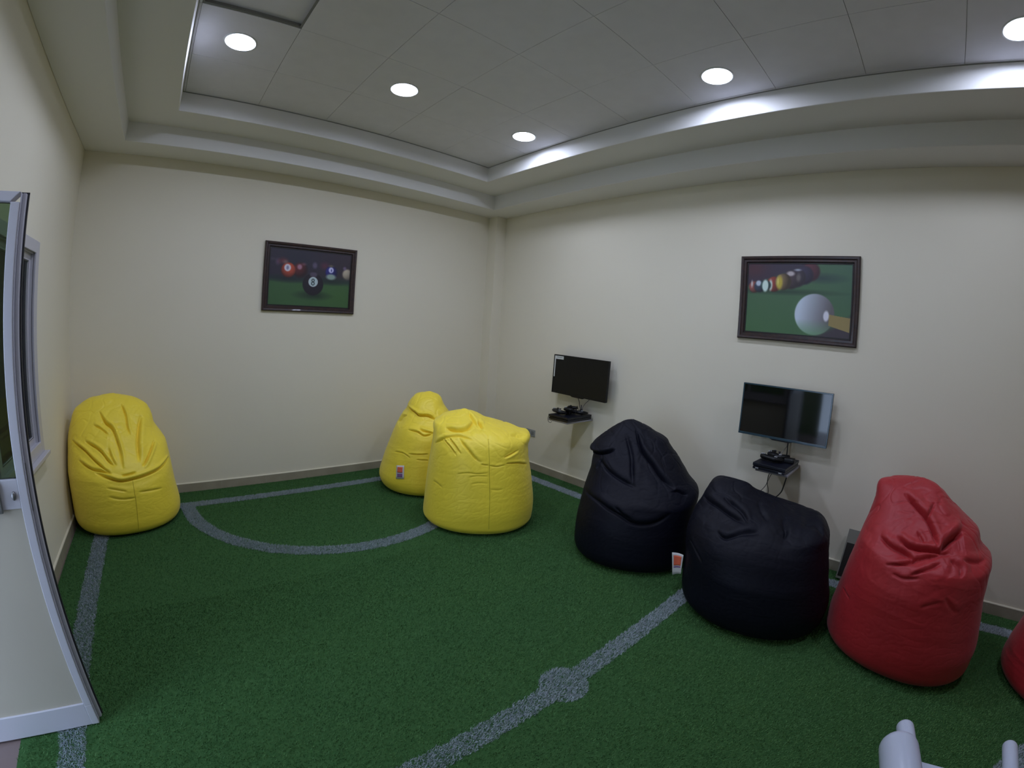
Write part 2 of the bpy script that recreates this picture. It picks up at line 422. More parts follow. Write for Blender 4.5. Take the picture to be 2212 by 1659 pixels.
def turf_mat(name, c1, c2, c3, rough=.6):
    m = bpy.data.materials.new(name); m.use_nodes = True; nt = m.node_tree; N = nt.nodes; b = N['Principled BSDF']
    b.inputs['Roughness'].default_value = rough; b.inputs['Specular IOR Level'].default_value = .25
    tc = N.new('ShaderNodeTexCoord'); n = N.new('ShaderNodeTexNoise'); n.inputs['Scale'].default_value = 420; n.inputs['Detail'].default_value = 2
    n2 = N.new('ShaderNodeTexNoise'); n2.inputs['Scale'].default_value = 2.2; n2.inputs['Detail'].default_value = 4
    r = N.new('ShaderNodeValToRGB'); r.color_ramp.elements[0].position = .36; r.color_ramp.elements[1].position = .66
    r.color_ramp.elements[0].color = c1; r.color_ramp.elements[1].color = c2
    mx = N.new('ShaderNodeMix'); mx.data_type = 'RGBA'; mx.inputs[7].default_value = c3
    mr = N.new('ShaderNodeMapRange'); mr.inputs[1].default_value = .4; mr.inputs[2].default_value = .62; mr.inputs[3].default_value = 0; mr.inputs[4].default_value = .55
    for q in (n, n2): nt.links.new(tc.outputs['Object'], q.inputs['Vector'])
    nt.links.new(n.outputs['Fac'], r.inputs[0]); nt.links.new(r.outputs[0], mx.inputs[6]); nt.links.new(n2.outputs['Fac'], mr.inputs[0]); nt.links.new(mr.outputs[0], mx.inputs[0])
    nt.links.new(mx.outputs[2], b.inputs['Base Color'])
    return m
M['grass'] = turf_mat('grass_fibre', (.050,.135,.036,1), (.16,.33,.11,1), (.075,.19,.075,1))
M['linefibre'] = turf_mat('white_fibre', (.36,.41,.45,1), (.58,.64,.70,1), (.42,.48,.53,1))
def blades(n, x0, x1, y0, y1):
    x = RNG.uniform(x0, x1, n); y = RNG.uniform(y0, y1, n)
    return np.stack([x, y], 1)
pts = np.concatenate([blades(330000, TX0, TX1, -6.2, TY1), blades(22000, TX0, TX1, TY0, -6.2), blades(190000, -4.55, -.9, -5.6, -1.9)])
ids = line_ids(pts[:,0], pts[:,1])
def blade_mesh(name, P2, material, parent, h0=.010, h1=.017):
    n = len(P2); a = RNG.uniform(0, 2*np.pi, n); w = RNG.uniform(.0011, .0021, n); h = RNG.uniform(h0, h1, n)
    la = RNG.normal(-1.2, 1.0, n); lean = RNG.uniform(.002, .012, n)
    lx, ly = np.cos(la)*lean, np.sin(la)*lean
    z0 = np.full(n, .003)
    b0 = np.stack([P2[:,0]-np.cos(a)*w, P2[:,1]-np.sin(a)*w, z0], 1); b1 = np.stack([P2[:,0]+np.cos(a)*w, P2[:,1]+np.sin(a)*w, z0], 1)
    t0 = np.stack([P2[:,0]+lx, P2[:,1]+ly, h], 1)
    V = np.stack([b0, b1, t0], 1).reshape(-1, 3); F = np.arange(3*n).reshape(-1, 3)
    o = np_mesh(name, V, F, material, parent, smooth=False); o['kind'] = 'stuff'; return o
blade_mesh('grass_pile', pts[ids == 0], M['grass'], turf)
lp = blades(2600000, TX0, TX1, -6.7, -.28); lid = line_ids(lp[:,0], lp[:,1])
for k, nm, lab in ((1, 'boundary_line', 'white boundary line along the walls'), (2, 'goal_arc', 'white curved line of the goal area'), (3, 'halfway_line', 'white halfway line'), (4, 'centre_spot', 'white round centre spot')):
    P2 = lp[lid == k]
    o = blade_mesh(nm, P2, M['linefibre'], turf, .011, .017); o['label'] = lab

# ------------------------------------------------------------------ framed billiard photographs
def paint_canvas(fn, w, h, nx, ny):
    xs = np.linspace(0, 1, nx); ys = np.linspace(0, 1, ny); X, Y = np.meshgrid(xs, ys)
    C = fn(X, Y, w/h)
    return xs, ys, C
def blend(C, col, a): 
    a = np.clip(a, 0, 1)[..., None]; return C*(1-a)+np.array(col, float)*a
def ss(d, e): return np.clip(.5 - d/(2*e), 0, 1)**1.0
def ell(X, Y, asp, cx, cy, rx, ry=None, e=.006):
    ry = rx if ry is None else ry     # radii in units of picture width
    d = (np.sqrt(((X-cx)/rx)**2 + (((Y-cy)/asp)/ry)**2)-1)*min(rx, ry)
    return ss(d, e)
def ball(C, X, Y, asp, cx, cy, r, col, dark=.35, lx=-.4, ly=-.5, e=.006, hl=.0):
    u, v = (X-cx)/r, ((Y-cy)/asp)/r
    q = np.clip(1-u*u-v*v, 0, 1); n = np.sqrt(q)
    l = np.clip((u*lx+v*ly+n*.75), 0, 1)
    cc = np.array(col, float)[None, None]*(dark+(1-dark)*l[..., None]) + 255*hl*(l[..., None]**12)
    a = ell(X, Y, asp, cx, cy, r, e=e)[..., None]
    return C*(1-a)+cc*a
def art_eight(X, Y, asp):
    C = np.zeros(X.shape+(3,)); C[:] = (42, 36, 50)
    C = blend(C, (50,36,46), np.clip((X-.5)*1.5, 0, 1)); C = blend(C, (34,34,48), np.exp(-((X-.3)/.2)**2-((Y-.15)/.2)**2))
    C = blend(C, (32,46,48), np.clip((Y-.44)/.08, 0, 1)); C = blend(C, (55,88,52), np.clip((Y-.53)/.07, 0, 1))
    C = blend(C, (60,96,44), .5*np.exp(-((X-.85)/.25)**2-((Y-.8)/.3)**2))
    C = blend(C, (98,70,96), .8*ell(X, Y, asp, .095, .24, .022, .03, .02)); C = blend(C, (70,60,72), .8*ell(X, Y, asp, .03, .2, .035, .012, .012))
    C = blend(C, (90,40,60), .7*ell(X, Y, asp, .67, .25, .05, .04, .025)); C = blend(C, (95,42,50), .8*ell(X, Y, asp, .16, .22, .05, .035, .02))
    C = blend(C, (22,30,34), .8*ell(X, Y, asp, .22, .53, .13, .03, .03)); C = blend(C, (22,34,34), .8*ell(X, Y, asp, .76, .53, .10, .025, .03))
    C = ball(C, X, Y, asp, .37, .36, .085, (92,34,38), .4, e=.018); C = blend(C, (160,120,140), .9*ell(X, Y, asp, .36, .305, .028, .03, .01)); C = blend(C, (120,80,90), .7*ell(X, Y, asp, .41, .25, .025, .015, .01))
    C = ball(C, X, Y, asp, .225, .375, .088, (205,84,58), .35, .1, -.35, e=.008); C = blend(C, (120,100,92), .7*ell(X, Y, asp, .185, .235, .03, .02, .012))
    C = blend(C, (200,195,205), ell(X, Y, asp, .215, .335, .040, .042, .006)); C = blend(C, (120,120,150), ell(X, Y, asp, .215, .335, .014, .022, .006))
    C = blend(C, (95,85,110), .8*ell(X, Y, asp, .545, .255, .028, .035, .012))
    C = ball(C, X, Y, asp, .755, .36, .075, (34,34,120), .5, e=.012); C = blend(C, (132,152,142), ell(X, Y, asp, .755, .44, .060, .034, .010)); C = blend(C, (190,190,225), ell(X, Y, asp, .752, .315, .032, .034, .006)); C = blend(C, (60,60,130), ell(X, Y, asp, .757, .320, .007, .016, .004)); C = blend(C, (120,115,80), .8*ell(X, Y, asp, .75, .24, .025, .012, .01))
    C = ball(C, X, Y, asp, .965, .37, .066, (172,160,140), .55, e=.012); C = blend(C, (120,105,140), .7*ell(X, Y, asp, .925, .26, .02, .02, .01))
    C = blend(C, (24,40,30), .9*ell(X, Y, asp, .535, .80, .15, .035, .03))
    C = ball(C, X, Y, asp, .535, .60, .128, (34,28,40), .6, 0, .1, e=.006)
    C = blend(C, (84,74,92), .85*ell(X, Y, asp, .535, .425, .046, .030, .008)); C = blend(C, (34,28,40), .8*ell(X, Y, asp, .535, .36, .030, .012, .010))
    C = blend(C, (192,204,206), ell(X, Y, asp, .535, .555, .058, .058, .005)); C = blend(C, (150,172,174), ell(X, Y, asp, .535, .555, .050, .050, .004)*.5)
    for cy, r in ((.528, .0125), (.585, .0145)):
        C = blend(C, (30,42,44), ell(X, Y, asp, .533, cy, r+.007, (r+.007)*1.05, .003)); C = blend(C, (172,188,190), ell(X, Y, asp, .533, cy, r-.003, (r-.001), .003))
    return C
def art_cue(X, Y, asp):
    C = np.zeros(X.shape+(3,)); C[:] = (66, 98, 68)
    C = blend(C, (66,106,62), np.clip((Y-.5)*1.2, 0, 1)*.8); C = blend(C, (66,98,84), np.clip((X-.6)*2, 0, 1)*np.clip(1-Y, 0, 1)*.8)
    # dark rail falling from the upper left
    t = Y - (.33 - .50*X); C = blend(C, (52,44,60), np.clip(.5-t/.05, 0, 1)); C = blend(C, (70,42,50), np.exp(-((X-.06)/.14)**2-((Y-.08)/.14)**2))
    C = blend(C, (40,58,62), .8*ell(X, Y, asp, .72, .20, .14, .03, .03)); C = blend(C, (34,52,44), .8*ell(X, Y, asp, .35, .405, .33, .018, .02))
    B = [(.615,.115,.085,(92,46,58)), (.555,.165,.085,(56,48,72)), (.485,.205,.085,(66,56,68)), (.43,.235,.085,(74,60,66))]
    for x, y, r, c in B: C = ball(C, X, Y, asp, x, y, r, c, .6, -.5, -.4, e=.010)
    C = blend(C, (110,104,100), .8*ell(X, Y, asp, .50, .20, .02, .035, .01)); C = blend(C, (176,166,168), ell(X, Y, asp, .425, .145, .036, .022, .008)); C = blend(C, (150,156,168), ell(X, Y, asp, .492, .092, .030, .010, .006))
    C = ball(C, X, Y, asp, .265, .30, .072, (150,66,56), .5, -.6, -.3, e=.006); C = blend(C, (190,206,196), ell(X, Y, asp, .232, .315, .018, .050, .006))
    C = ball(C, X, Y, asp, .355, .265, .078, (128,108,80), .45, -.8, -.2, e=.006); C = blend(C, (176,158,58), ell(X, Y, asp, .318, .275, .030, .062, .010)); C = blend(C, (210,196,110), .8*ell(X, Y, asp, .303, .26, .010, .030, .006))
    C = ball(C, X, Y, asp, .07, .345, .056, (150,84,76), .4, -.5, -.3, e=.008); C = blend(C, (200,205,205), .8*ell(X, Y, asp, .045, .30, .010, .030, .006))
    C = ball(C, X, Y, asp, .125, .335, .056, (54,66,84), .4, -.5, -.3, e=.008); C = blend(C, (176,186,200), ell(X, Y, asp, .112, .29, .026, .026, .008))
    C = ball(C, X, Y, asp, .185, .32, .05, (60,90,84), .5, -.5, -.3, e=.008); C = blend(C, (196,216,208), ell(X, Y, asp, .180, .325, .030, .056, .006))
    # shade beneath the cue, cue ball, cue
    C = blend(C, (62,54,62), np.clip((X+Y*1.1-1.72)/.12, 0, 1))
    C = blend(C, (126,116,76), ell(X, Y, asp, .99, .80, .19, .050, .012)*np.clip((X-.80)/.03, 0, 1))
    u, v = (X-.665)/.185, ((Y-.70)/asp)/.185
    a = ell(X, Y, asp, .665, .70, .185, e=.006)[..., None]
    l = np.clip(.5-u*.62-v*.10, 0, 1)[..., None]
    cb = np.array((96,92,96.))*(1-l)+np.array((186,198,212.))*l
    gr = np.clip((v-.25)/.7, 0, 1)[..., None]*.75; cb = cb*(1-gr)+np.array((104,150,110.))*gr
    C = C*(1-a)+cb*a
    C = blend(C, (140,124,78), ((np.abs((Y-.765-.28*(X-.8))) < .075+.10*(X-.8)) & (X > .80))*1.0)
    C = blend(C, (206,206,216), ell(X, Y, asp, .775, .715, .026, .046, .006))
    return C
def picture(name, loc, rz, w, h, fn, label):
    root = empty(name, loc, label, 'picture', 'framed billiard pictures', rz)
    # local: x right, y towards the wall (+), z up ; origin at centre on the wall
    fw = .052
    bm = bmesh.new()
    prof = [(0, 0), (0, -.022), (.008, -.030), (.022, -.028), (.030, -.020), (.046, -.020), (.052, -.010), (.052, 0)]
    loops = []
    for d, y in prof:
        loops.append([bm.verts.new(p) for p in ((-w/2+d, y, -h/2+d), (w/2-d, y, -h/2+d), (w/2-d, y, h/2-d), (-w/2+d, y, h/2-d))])
    for A, B in zip(loops, loops[1:]):
        for k in range(4): bm.faces.new((A[k], A[(k+1)%4], B[(k+1)%4], B[k]))
    for k in range(4): bm.faces.new((loops[-1][k], loops[-1][(k+1)%4], loops[0][(k+1)%4], loops[0][k]))
    obj('frame', bm, M['wood'], root)
    bm = bmesh.new(); frame_xz(bm, w-2*fw+.004, h-2*fw+.004, -.009, -.004, .012); obj('inner_lip', bm, M['wood2'], root)
    iw, ih = w-2*fw-.012, h-2*fw-.012
    nx, ny = 330, 220
    xs, ys, C = paint_canvas(fn, iw, ih, nx, ny)
    X, Y = np.meshgrid(xs, ys)
    V = np.stack([(X-.5)*iw, np.full(X.shape, -.006), (.5-Y)*ih], -1).reshape(-1, 3)
    i = np.arange(ny*nx).reshape(ny, nx); F = np.stack([i[:-1,:-1], i[1:,:-1], i[1:,1:], i[:-1,1:]], -1).reshape(-1, 4)
    me_o = np_mesh('printed_picture', V, F, M['print'], root)
    ca = me_o.data.color_attributes.new('Col', 'FLOAT_COLOR', 'POINT')
    c = np.clip(C.reshape(-1, 3)/255, 0, 1); c = np.where(c <= .04045, c/12.92, ((c+.055)/1.055)**2.4)*1.15
    ca.data.foreach_set('color', np.concatenate([c, np.ones((len(c), 1))], 1).astype(np.float32).ravel())
    bm = bmesh.new(); bm_box(bm, -w/2+.004, w/2-.004, -.004, 0, -h/2+.004, h/2-.004); obj('backing_board', bm, M['wood2'], root)
    return root
def frame_xz(bm, w, h, y0, y1, t):
    bm_box(bm, -w/2, w/2, y0, y1, h/2-t, h/2); bm_box(bm, -w/2, w/2, y0, y1, -h/2, -h/2+t)
    bm_box(bm, -w/2, -w/2+t, y0, y1, -h/2+t, h/2-t); bm_box(bm, w/2-t, w/2, y0, y1, -h/2+t, h/2-t)
m = bpy.data.materials.new('printed_photo'); m.use_nodes = True; b = m.node_tree.nodes['Principled BSDF']; at = m.node_tree.nodes.new('ShaderNodeAttribute'); at.attribute_name = 'Col'
m.node_tree.links.new(at.outputs['Color'], b.inputs['Base Color']); b.inputs['Roughness'].default_value = .45; M['print'] = m
picture('framed_picture', (-2.375, -.0005, 2.035), 0, .962, .667, art_eight, 'dark framed photograph of a black eight ball on green cloth, on the back wall')
picture('framed_picture', (-.0005, -3.653, 2.0345), -math.pi/2, .965, .672, art_cue, 'dark framed photograph of a white cue ball and cue tip, on the right wall')

# ------------------------------------------------------------------ televisions
def tv(loc, roll, w, h, screen, bezel, label, sticker=False):
    root = empty('wall_mounted_television', loc, label, 'television', 'televisions on the right wall', -math.pi/2)
    root.rotation_euler = (0, roll, -math.pi/2)
    bm = bmesh.new(); bm_box(bm, -w/2, w/2, -.018, .012, -h/2, h/2)
    bm_prism(bm, [(-w*.36, -h*.42), (w*.36, -h*.42), (w*.30, h*.34), (-w*.30, h*.34)], 'y', .012, .042)
    obj('housing', bm, M['plastic'], root, bevel=.003)
    bm = bmesh.new(); frame_xz(bm, w, h, -.022, -.017, .010); bm_box(bm, -w/2+.01, w/2-.01, -.0215, -.017, -h/2+.0095, -h/2+.018)
    obj('bezel', bm, bezel, root, bevel=.001)
    bm = bmesh.new(); bm_box(bm, -w/2+.0095, w/2-.0095, -.0195, -.018, -h/2+.017, h/2-.0095); obj('screen', bm, screen, root)
    bm = bmesh.new(); bm_prism(bm, [(-.10, -h/2+.002), (.10, -h/2+.002), (.07, -h/2-.010), (-.07, -h/2-.010)], 'y', -.02, -.004); obj('sensor_lip', bm, M['plastic'], root)
    bm = bmesh.new(); bm_box(bm, -.12, .12, .042, .055, -.11, .11); bm_box(bm, -.05, .05, .055, .098, -.07, .07); bm_box(bm, -.13, .13, .098, .108, -.13, .13); obj('wall_bracket', bm, M['plastic'], root, bevel=.002)
    if sticker:
        bm = bmesh.new(); bm_box(bm, -w/2+.012, -w/2+.135, -.0208, -.0194, h/2-.046, h/2-.012); bm_box(bm, -w/2+.012, -w/2+.026, -.0208, -.0194, h/2-.235, h/2-.046)
        s = obj('sticker', bm, M['paper'], root)
        bm = bmesh.new(); x = -w/2+.044
        for ww, hh in ((.012,.016),(.008,.012),(.012,.012),(.006,.016),(.012,.012),(.010,.012)):
            frame_xz_at(bm, x, h/2-.028, ww, hh, -.0213, -.0207, .0025); x += ww+.003
        obj('lettering', bm, M['ink'], s)
    return root
def frame_xz_at(bm, cx, cz, w, h, y0, y1, t):
    for a in ((cx, cx+w, cz+h/2-t, cz+h/2), (cx, cx+w, cz-t/2, cz+t/2), (cx, cx+t, cz-h/2, cz+h/2)): bm_box(bm, a[0], a[1], y0, y1, a[2], a[3])
tv((-.1085, -1.592, 1.183), math.radians(.9), .722, .408, M['screen_matte'], M['plastic'], 'black wall television with a white sticker in its top left corner, nearest the far corner', True)
tv((-.1085, -3.664, 1.149), math.radians(-.4), .715, .404, M['screen'], M['bezel2'], 'glossy black wall television below the cue ball picture, reflecting light')

# ------------------------------------------------------------------ shelves, consoles, controllers
def wall_shelf(yc, label, z=.762):
    o = empty('wall_shelf', (0, yc, z), label, 'shelf', 'small wall shelves under the televisions')
    bm = bmesh.new(); bm_box(bm, -.405, -.001, -.125, .125, -.018, 0); obj('shelf_board', bm, M['shelf'], o, bevel=.002)
    return o
wall_shelf(-1.592, 'small grey wall shelf below the television with the sticker')
wall_shelf(-3.700, 'small grey wall shelf below the glossy television')
def console(loc, rz, label, big):
    root = empty('game_console', loc, label, 'game console', 'game consoles on the wall shelves', rz)
    w, d, h = (.245, .385, .050)
    bm = bmesh.new(); bm_box(bm, -d, 0, -w/2, w/2, .004, h*.48); bm_box(bm, -d+.010, -.006, -w/2+.004, w/2-.004, h*.48, h*.56); bm_box(bm, -d-.004, 0, -w/2-.002, w/2+.002, h*.56, h)
    obj('case', bm, M['console'], root, bevel=.003)
    bm = bmesh.new(); bm_box(bm, -d-.0052, -d-.003, -.075, .075, h*.62, h*.72); obj('disc_slot', bm, M['plastic'], root)
    for y in (-.09, .09):
        bm = bmesh.new(); bm_box(bm, -d-.002, -d+.004, y-.012, y+.012, h*.18, h*.34); obj('port', bm, M['silver'] if big else M['plastic'], root)
    for x in (-.05, -d+.04):
        for y in (-.1, .1):
            bm = bmesh.new(); bm_lathe(bm, [(.010, .0045), (.010, 0), (0, 0)], (x, y, 0), 12); obj('foot', bm, M['rubber'], root)
    return root
console((-.035, -1.597, .762), math.radians(2), 'black game console under the tangle of controllers on the shelf nearest the far corner', False)
console((-.062, -3.699, .762), math.radians(-2), 'dark game console with controllers and a small box on its top, below the glossy television', True)
def gamepad(loc, rz, tilt, label, group):
    """body with two grips, two sticks, pad and buttons"""
    root = empty('game_controller', loc, label, 'game controller', group, rz)
    root.rotation_euler = (tilt, 0, rz)
    bm = bmesh.new()
    P_ = []
    nseg = 20; rings = []
    path = [(-.078, -.062, .014, .012), (-.074, -.040, .020, .016), (-.066, -.012, .024, .019), (-.050, .010, .030, .020), (-.025, .012, .030, .019), (0, .012, .029, .018), (.025, .012, .030, .019), (.050, .010, .030, .020), (.066, -.012, .024, .019), (.074, -.040, .020, .016), (.078, -.062, .014, .012)]
    for i, (x, y, r, rh) in enumerate(path):
        a = Vector(path[max(i-1, 0)][:2]); b = Vector(path[min(i+1, 10)][:2]); t = (b-a).normalized(); nrm = Vector((-t.y, t.x))
        rings.append([bm.verts.new((x+nrm.x*math.cos(k*2*math.pi/nseg)*r, y+nrm.y*math.cos(k*2*math.pi/nseg)*r, .022+math.sin(k*2*math.pi/nseg)*rh)) for k in range(nseg)])
    for A, B in zip(rings, rings[1:]):
        for k in range(nseg): bm.faces.new((A[k], A[(k+1)%nseg], B[(k+1)%nseg], B[k]))
    bm.faces.new(rings[0][::-1]); bm.faces.new(rings[-1])
    obj('shell', bm, M['plastic'], root, smooth=True)
    for x in (-.024, .024):
        bm = bmesh.new(); bm_lathe(bm, [(.006, .036), (.006, .046), (.011, .048), (.010, .053), (.004, .051), (0, .051)], (x, -.008, 0), 16); obj('thumbstick', bm, M['rubber'], root, smooth=True)
    bm = bmesh.new(); bm_box(bm, -.060, -.052, .002, .026, .038, .045); bm_box(bm, -.068, -.044, .010, .018, .038, .045); obj('direction_pad', bm, M['silver'], root, bevel=.001)
    for dx, dy in ((0,.010),(0,-.010),(.010,0),(-.010,0)):
        bm = bmesh.new(); bm_lathe(bm, [(.0042, .038), (.0042, .045), (0, .0455)], (.056+dx, .014+dy, 0), 10); obj('button', bm, M['silver'], root, smooth=True)
    return root
gamepad((-.33, -1.52, .816), math.radians(70), .1, 'black game controller at the left front of the crowded shelf', 'game controllers on the wall shelves')
bm = bmesh.new(); bm_box(bm, -.024, .024, -.026, .026, 0, .038)
o = obj('charger', bm, M['plastic'], loc=(-.255, -1.600, .813), rot=(0, 0, .2), bevel=.005); tag(o, 'small black charger block under the highest controller on the crowded shelf', 'charger')
gamepad((-.25, -1.600, .850), math.radians(20), -.06, 'black game controller highest on the pile on the crowded shelf', 'game controllers on the wall shelves')
gamepad((-.17, -1.645, .815), math.radians(100), .1, 'black game controller by the cables on the crowded shelf', 'game controllers on the wall shelves')
gamepad((-.31, -3.645, .816), math.radians(75), .12, 'black game controller on the left of the console below the glossy television', 'game controllers on the wall shelves')
gamepad((-.17, -3.660, .816), math.radians(60), -.08, 'black game controller behind the small box below the glossy television', 'game controllers on the wall shelves')
bm = bmesh.new(); bm_box(bm, -.035, .035, -.040, .040, 0, .034)
o = obj('power_adapter', bm, M['plastic'], loc=(-.225, -3.780, .813), rot=(0, 0, .1), bevel=.006); tag(o, 'small black box on top of the console below the glossy television', 'box')

# cables
def cable(name, pts, r, material, label, group=None, res=10):
    P_ = [Vector(p) for p in pts]; out = []
    n = len(P_)
    for i in range(n-1):
        p0, p1, p2, p3 = P_[max(i-1, 0)], P_[i], P_[i+1], P_[min(i+2, n-1)]
        for k in range(res):
            t = k/res; out.append(.5*((2*p1)+(p2-p0)*t+(2*p0-5*p1+4*p2-p3)*t*t+(3*p1-p0-3*p2+p3)*t**3))
    out.append(P_[-1])
    bm = bmesh.new(); bm_tube(bm, out, r, 8)
    o = obj(name, bm, material, smooth=True)
    return tag(o, label, 'cable', group or 'cables by the wall shelves')

cable('cable', [(-.085, -1.560, .985), (-.10, -1.600, .930), (-.13, -1.640, .885), (-.12, -1.655, .84), (-.09, -1.63, .80)], .0035, M['cable'], 'black cable hanging from the middle of the sticker television to its shelf')
cable('cable', [(-.05, -1.720, 1.0), (-.06, -1.690, .955), (-.07, -1.655, .915), (-.09, -1.645, .87), (-.10, -1.66, .80)], .003, M['greycable'], 'grey cable slanting from the right side of the sticker television to its shelf')
cable('cable', [(-.12, -1.650, .905), (-.14, -1.672, .87), (-.13, -1.675, .835), (-.12, -1.66, .81)], .0055, M['cable'], 'thick black cable looped at the right of the crowded shelf')
cable('cable', [(-.215, -1.66, .820), (-.215, -1.66, .87), (-.205, -1.665, .905), (-.20, -1.675, .87), (-.19, -1.68, .85), (-.18, -1.685, .87), (-.17, -1.69, .845), (-.165, -1.693, .815)], .0025, M['cable'], 'thin black cable curled up above the crowded shelf')
cable('cable', [(-.385, -1.52, .8155), (-.42, -1.505, .812), (-.430, -1.490, .79), (-.432, -1.487, .762), (-.43, -1.495, .735), (-.428, -1.52, .730), (-.425, -1.535, .742)], .0025, M['cable'], 'short black cable dangling off the left front of the crowded shelf')
cable('cable', [(-.075, -3.715, .955), (-.085, -3.718, .90), (-.09, -3.722, .85), (-.085, -3.722, .815)], .005, M['cable'], 'straight black cable from the glossy television down to its console')
cable('cable', [(-.080, -3.708, .955), (-.088, -3.712, .905), (-.12, -3.695, .87), (-.15, -3.69, .815)], .0025, M['greycable'], 'thin grey cable branching off the straight one below the glossy television')
cable('cable', [(-.385, -3.812, .7415), (-.38, -3.811, .730), (-.36, -3.804, .703), (-.30, -3.784, .632), (-.26, -3.767, .589), (-.20, -3.728, .531), (-.14, -3.678, .481), (-.08, -3.638, .416), (-.05, -3.62, .25), (-.05, -3.615, .03)], .005, M['cable'], 'thick black cable sweeping down to the wall from the right front of the lower console')
cable('cable', [(-.345, -3.674, .7415), (-.335, -3.670, .725), (-.30, -3.656, .698), (-.25, -3.646, .627), (-.20, -3.648, .571), (-.15, -3.640, .512), (-.11, -3.600, .451), (-.09, -3.585, .405), (-.08, -3.58, .25), (-.08, -3.58, .03)], .003, M['cable'], 'thin black cable wavering straight down from the middle of the lower console')
cable('cable', [(-.285, -3.688, .7415), (-.275, -3.680, .725), (-.235, -3.655, .682), (-.17, -3.625, .617), (-.12, -3.600, .563), (-.06, -3.555, .498), (-.02, -3.507, .426), (-.02, -3.49, .3), (-.02, -3.47, .03)], .0028, M['greycable'], 'thin grey cable slanting left to the wall below the lower shelf')

# wall socket left of the far shelf
o = empty('wall_socket', (0, -.828, .437), 'grey electrical socket plate low on the right wall behind the yellow bean bags', 'socket')
bm = bmesh.new(); bm_box(bm, -.008, 0, -.075, .075, -.040, .040); obj('plate', bm, M['socket'], o, bevel=.003)
for s in (-.035, .035):
    bm = bmesh.new(); bm_box(bm, -.0092, -.0078, s-.022, s+.022, -.022, .022); q = obj('outlet', bm, M['ink'], o, bevel=.001)

# ------------------------------------------------------------------ thin board leaning on the right wall behind the red bag
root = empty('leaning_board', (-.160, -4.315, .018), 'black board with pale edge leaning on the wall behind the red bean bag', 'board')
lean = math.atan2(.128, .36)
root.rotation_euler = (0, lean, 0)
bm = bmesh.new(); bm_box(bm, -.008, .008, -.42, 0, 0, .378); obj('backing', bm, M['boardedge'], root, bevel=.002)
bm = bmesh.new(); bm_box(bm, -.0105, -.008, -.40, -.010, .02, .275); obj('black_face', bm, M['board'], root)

# ------------------------------------------------------------------ white plastic frame at the lower right
def capsule(bm, p0, p1, r, seg=28, dome=.8):
    p0, p1 = Vector(p0), Vector(p1); d = (p1-p0).normalized(); pts = [p0]; rs = [r]
    pts.append(p1); rs.append(r)
    for k in range(1, 8):
        a = k/7*math.pi/2; pts.append(p1+d*math.sin(a)*r*dome); rs.append(max(r*math.cos(a), .0005))
    bm_tube(bm, pts, rs, seg)

wf = empty('plastic_frame', (0, 0, 0), 'white plastic tube frame with rounded ends at the bottom right corner', 'frame')
ax = Vector((.115, .025, 0)).normalized()
def tube_to(name, x, y, z, r, ln, ax=ax):
    bm = bmesh.new(); e = Vector((x, y, z)); capsule(bm, e-ax*ln, e, r); return obj(name, bm, M['whiteplastic'], wf, smooth=True)
tube_to('thick_tube', -2.320, -4.8145, .495, .063, .62)
tube_to('thin_tube', -2.197, -4.825, .488, .030, .68)
tube_to('thin_tube', -2.128, -5.198, .495, .026, .75, Vector((1, -.06, 0)).normalized())
tube_to('thin_tube', -2.285, -5.215, .478, .030, .60, Vector((1, -.06, 0)).normalized())
bm = bmesh.new(); bm_prism(bm, [(-2.345, -4.85), (-2.30, -5.215), (-2.40, -5.225), (-2.46, -4.86)], 'z', .478, .500); obj('crossbar', bm, M['whiteplastic'], wf, bevel=.006)
for x, y in ((-2.42, -4.83), (-2.40, -5.18), (-2.80, -4.915), (-2.82, -5.16)):
    bm = bmesh.new(); bm_tube(bm, [(x, y, .0175), (x, y, .48)], .018, 18); obj('leg', bm, M['whiteplastic'], wf, smooth=True)


